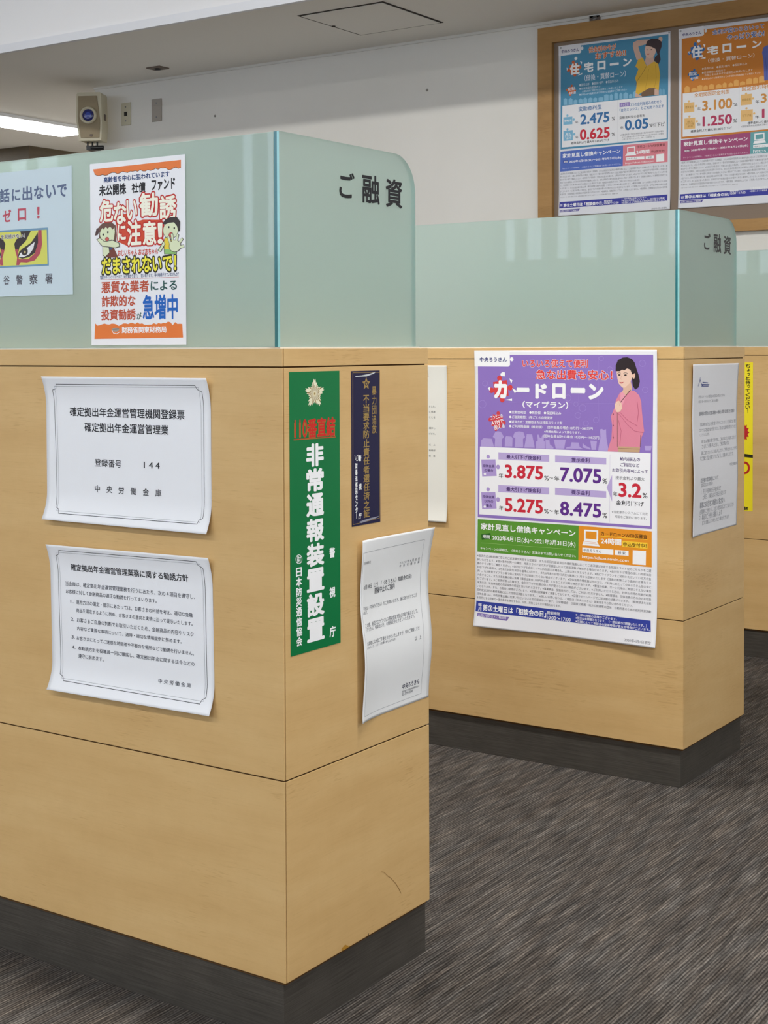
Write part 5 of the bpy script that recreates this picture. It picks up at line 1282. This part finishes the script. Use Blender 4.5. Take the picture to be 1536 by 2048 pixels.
# ------------------------------------------------------------------ wall plates, sensor, hatch, vent, tube light
def plate(x0, x1, z0, z1, m, label, jack):
    r = thing('wall_plate', label, 'wall plate', ((x0 + x1) / 2, 3.931, (z0 + z1) / 2), None); a, c = (x1 - x0) / 2, (z1 - z0) / 2
    p = MB(); p.box(-a, a, -.007, -.0005, -c, c, m); p.build('cover', r, .002)
    for s in (-1, 1):
        q = MB(); q.lathe([(0, -.0095), (.004, -.0095), (.0045, -.007)], (0, 0, s * c * .62), 'y', M['steel'], 16); q.build('screw', r)
    if jack:
        q = MB(); q.box(-.011, .011, -.0085, -.006, -.011, .011, M['black']); q.build('jack', r, .001)
plate(-4.172, -4.104, 2.232, 2.350, M['plate_cream'], 'cream wall plate with black jack, next to the security sensor', True)
plate(-3.953, -3.884, 2.232, 2.349, M['plate_grey'], 'blank grey wall plate beside the cream plate with a jack', False)
for x, z in ((-2.249, 2.223), (-3.522, 2.224)):
    q = MB(); q.lathe([(0, -.006), (.005, -.004), (.0065, -.0005)], (x, 3.931, z), 'y', M['plug'], 16)
    tag(q.build('wall_plug'), 'small grey screw plug on the white wall ' + ('midway between the wall plates and the board' if x > -3 else 'close to the blank grey plate'), 'screw plug')

sn = thing('security_sensor', 'cream and tan security sensor with blue lens beside the wall corner', 'sensor', (-4.245, 3.79, 2.262))
sn.rotation_euler[2] = math.radians(27)
bd = MB(); bd.prism([(-.060, -.125), (.058, -.125), (.064, -.05), (.060, .118), (.054, .127), (-.066, .127), (-.072, .118), (-.074, -.02)], 'y', -.045, .055, M['cream']); bd.build('housing', sn, .008)
fp = MB(); fp.prism([(-.050, -.110), (.050, -.110), (.054, -.02), (.038, .108), (-.062, .108), (-.064, -.02)], 'y', -.049, -.042, M['tan']); fp.build('face_plate', sn, .0015)
rg = MB(); rg.lathe([(.030, -.056), (.035, -.066), (.041, -.066), (.045, -.060), (.045, -.047)], (-.006, 0, .006), 'y', M['cream']); rg.build('lens_ring', sn)
ln_ = MB(); ln_.lathe([(0, -.060), (.016, -.060), (.032, -.058), (.033, -.054)], (-.006, 0, .006), 'y', M['lens']); ln_.lathe([(0, -.0632), (.008, -.0625), (.016, -.0605)], (-.006, 0, .006), 'y', M['lens_in']); ln_.build('lens', sn)
tb = MB(); tb.box(.0, .014, -.053, -.047, -.104, -.092, M['vent']); tb.build('latch', sn, .001)
sd_ = MB(); sd_.box(.060, .067, -.005, .018, -.015, .018, M['vent']); sd_.build('side_button', sn, .001)
br = MB(); br.box(-.034, -.028, 0, .012, -.150, -.124, M['black']); br.box(-.008, -.002, 0, .012, -.150, -.124, M['black']); br.box(.018, .024, 0, .012, -.150, -.124, M['black']); br.box(-.036, .012, -.004, .10, -.166, -.145, M['black']); br.lathe([(0, -.034), (.010, -.034), (.012, -.028), (.012, .036), (0, .038)], (.02, .005, -.156), 'x', M['black'], 18); br.build('mounting_bracket', sn, .001)

hatch = MB(); a, b, c, d = -2.442, -2.003, 3.213, 3.678
hatch.box(a, b, c, d, ZC - .002, ZC, M['joint']); hatch.box(a + .012, b - .012, c + .012, d - .012, ZC - .004, ZC - .001, M['ceiling'])
ho = hatch.build('ceiling_hatch'); tag(ho, 'square access hatch with dark joint in the low ceiling', 'hatch')
lk = MB(); lk.lathe([(.0, -.0075), (.008, -.0075), (.010, -.003)], (-2.425, 3.45, ZC), 'z', M['joint'], 16); lk.build('latch', ho)
vt = thing('ceiling_sensor', 'small brown square plate with dark centre on the low ceiling', 'ceiling sensor', (-3.706, 3.71, ZC))
v = MB(); v.box(-.045, .045, -.036, .036, -.006, 0, M['vent']); v.build('base_plate', vt, .001)
v = MB(); v.lathe([(0, -.012), (.014, -.012), (.018, -.006)], (0, 0, 0), 'z', M['black'], 20); v.build('eye', vt)

tl = thing('ceiling_light', 'long bright white fluorescent ceiling light beyond the security sensor', 'ceiling light', (-5.565, 4.2, ZC))
q = MB(); q.box(-.165, .165, -.75, .76, -.02, 0, M['trim']); q.build('housing', tl, .003)
q = MB(); q.box(-.15, .15, -.74, .75, -.028, -.019, M['troffer']); q.build('diffuser', tl, .002)
bpy.context.view_layer.update()
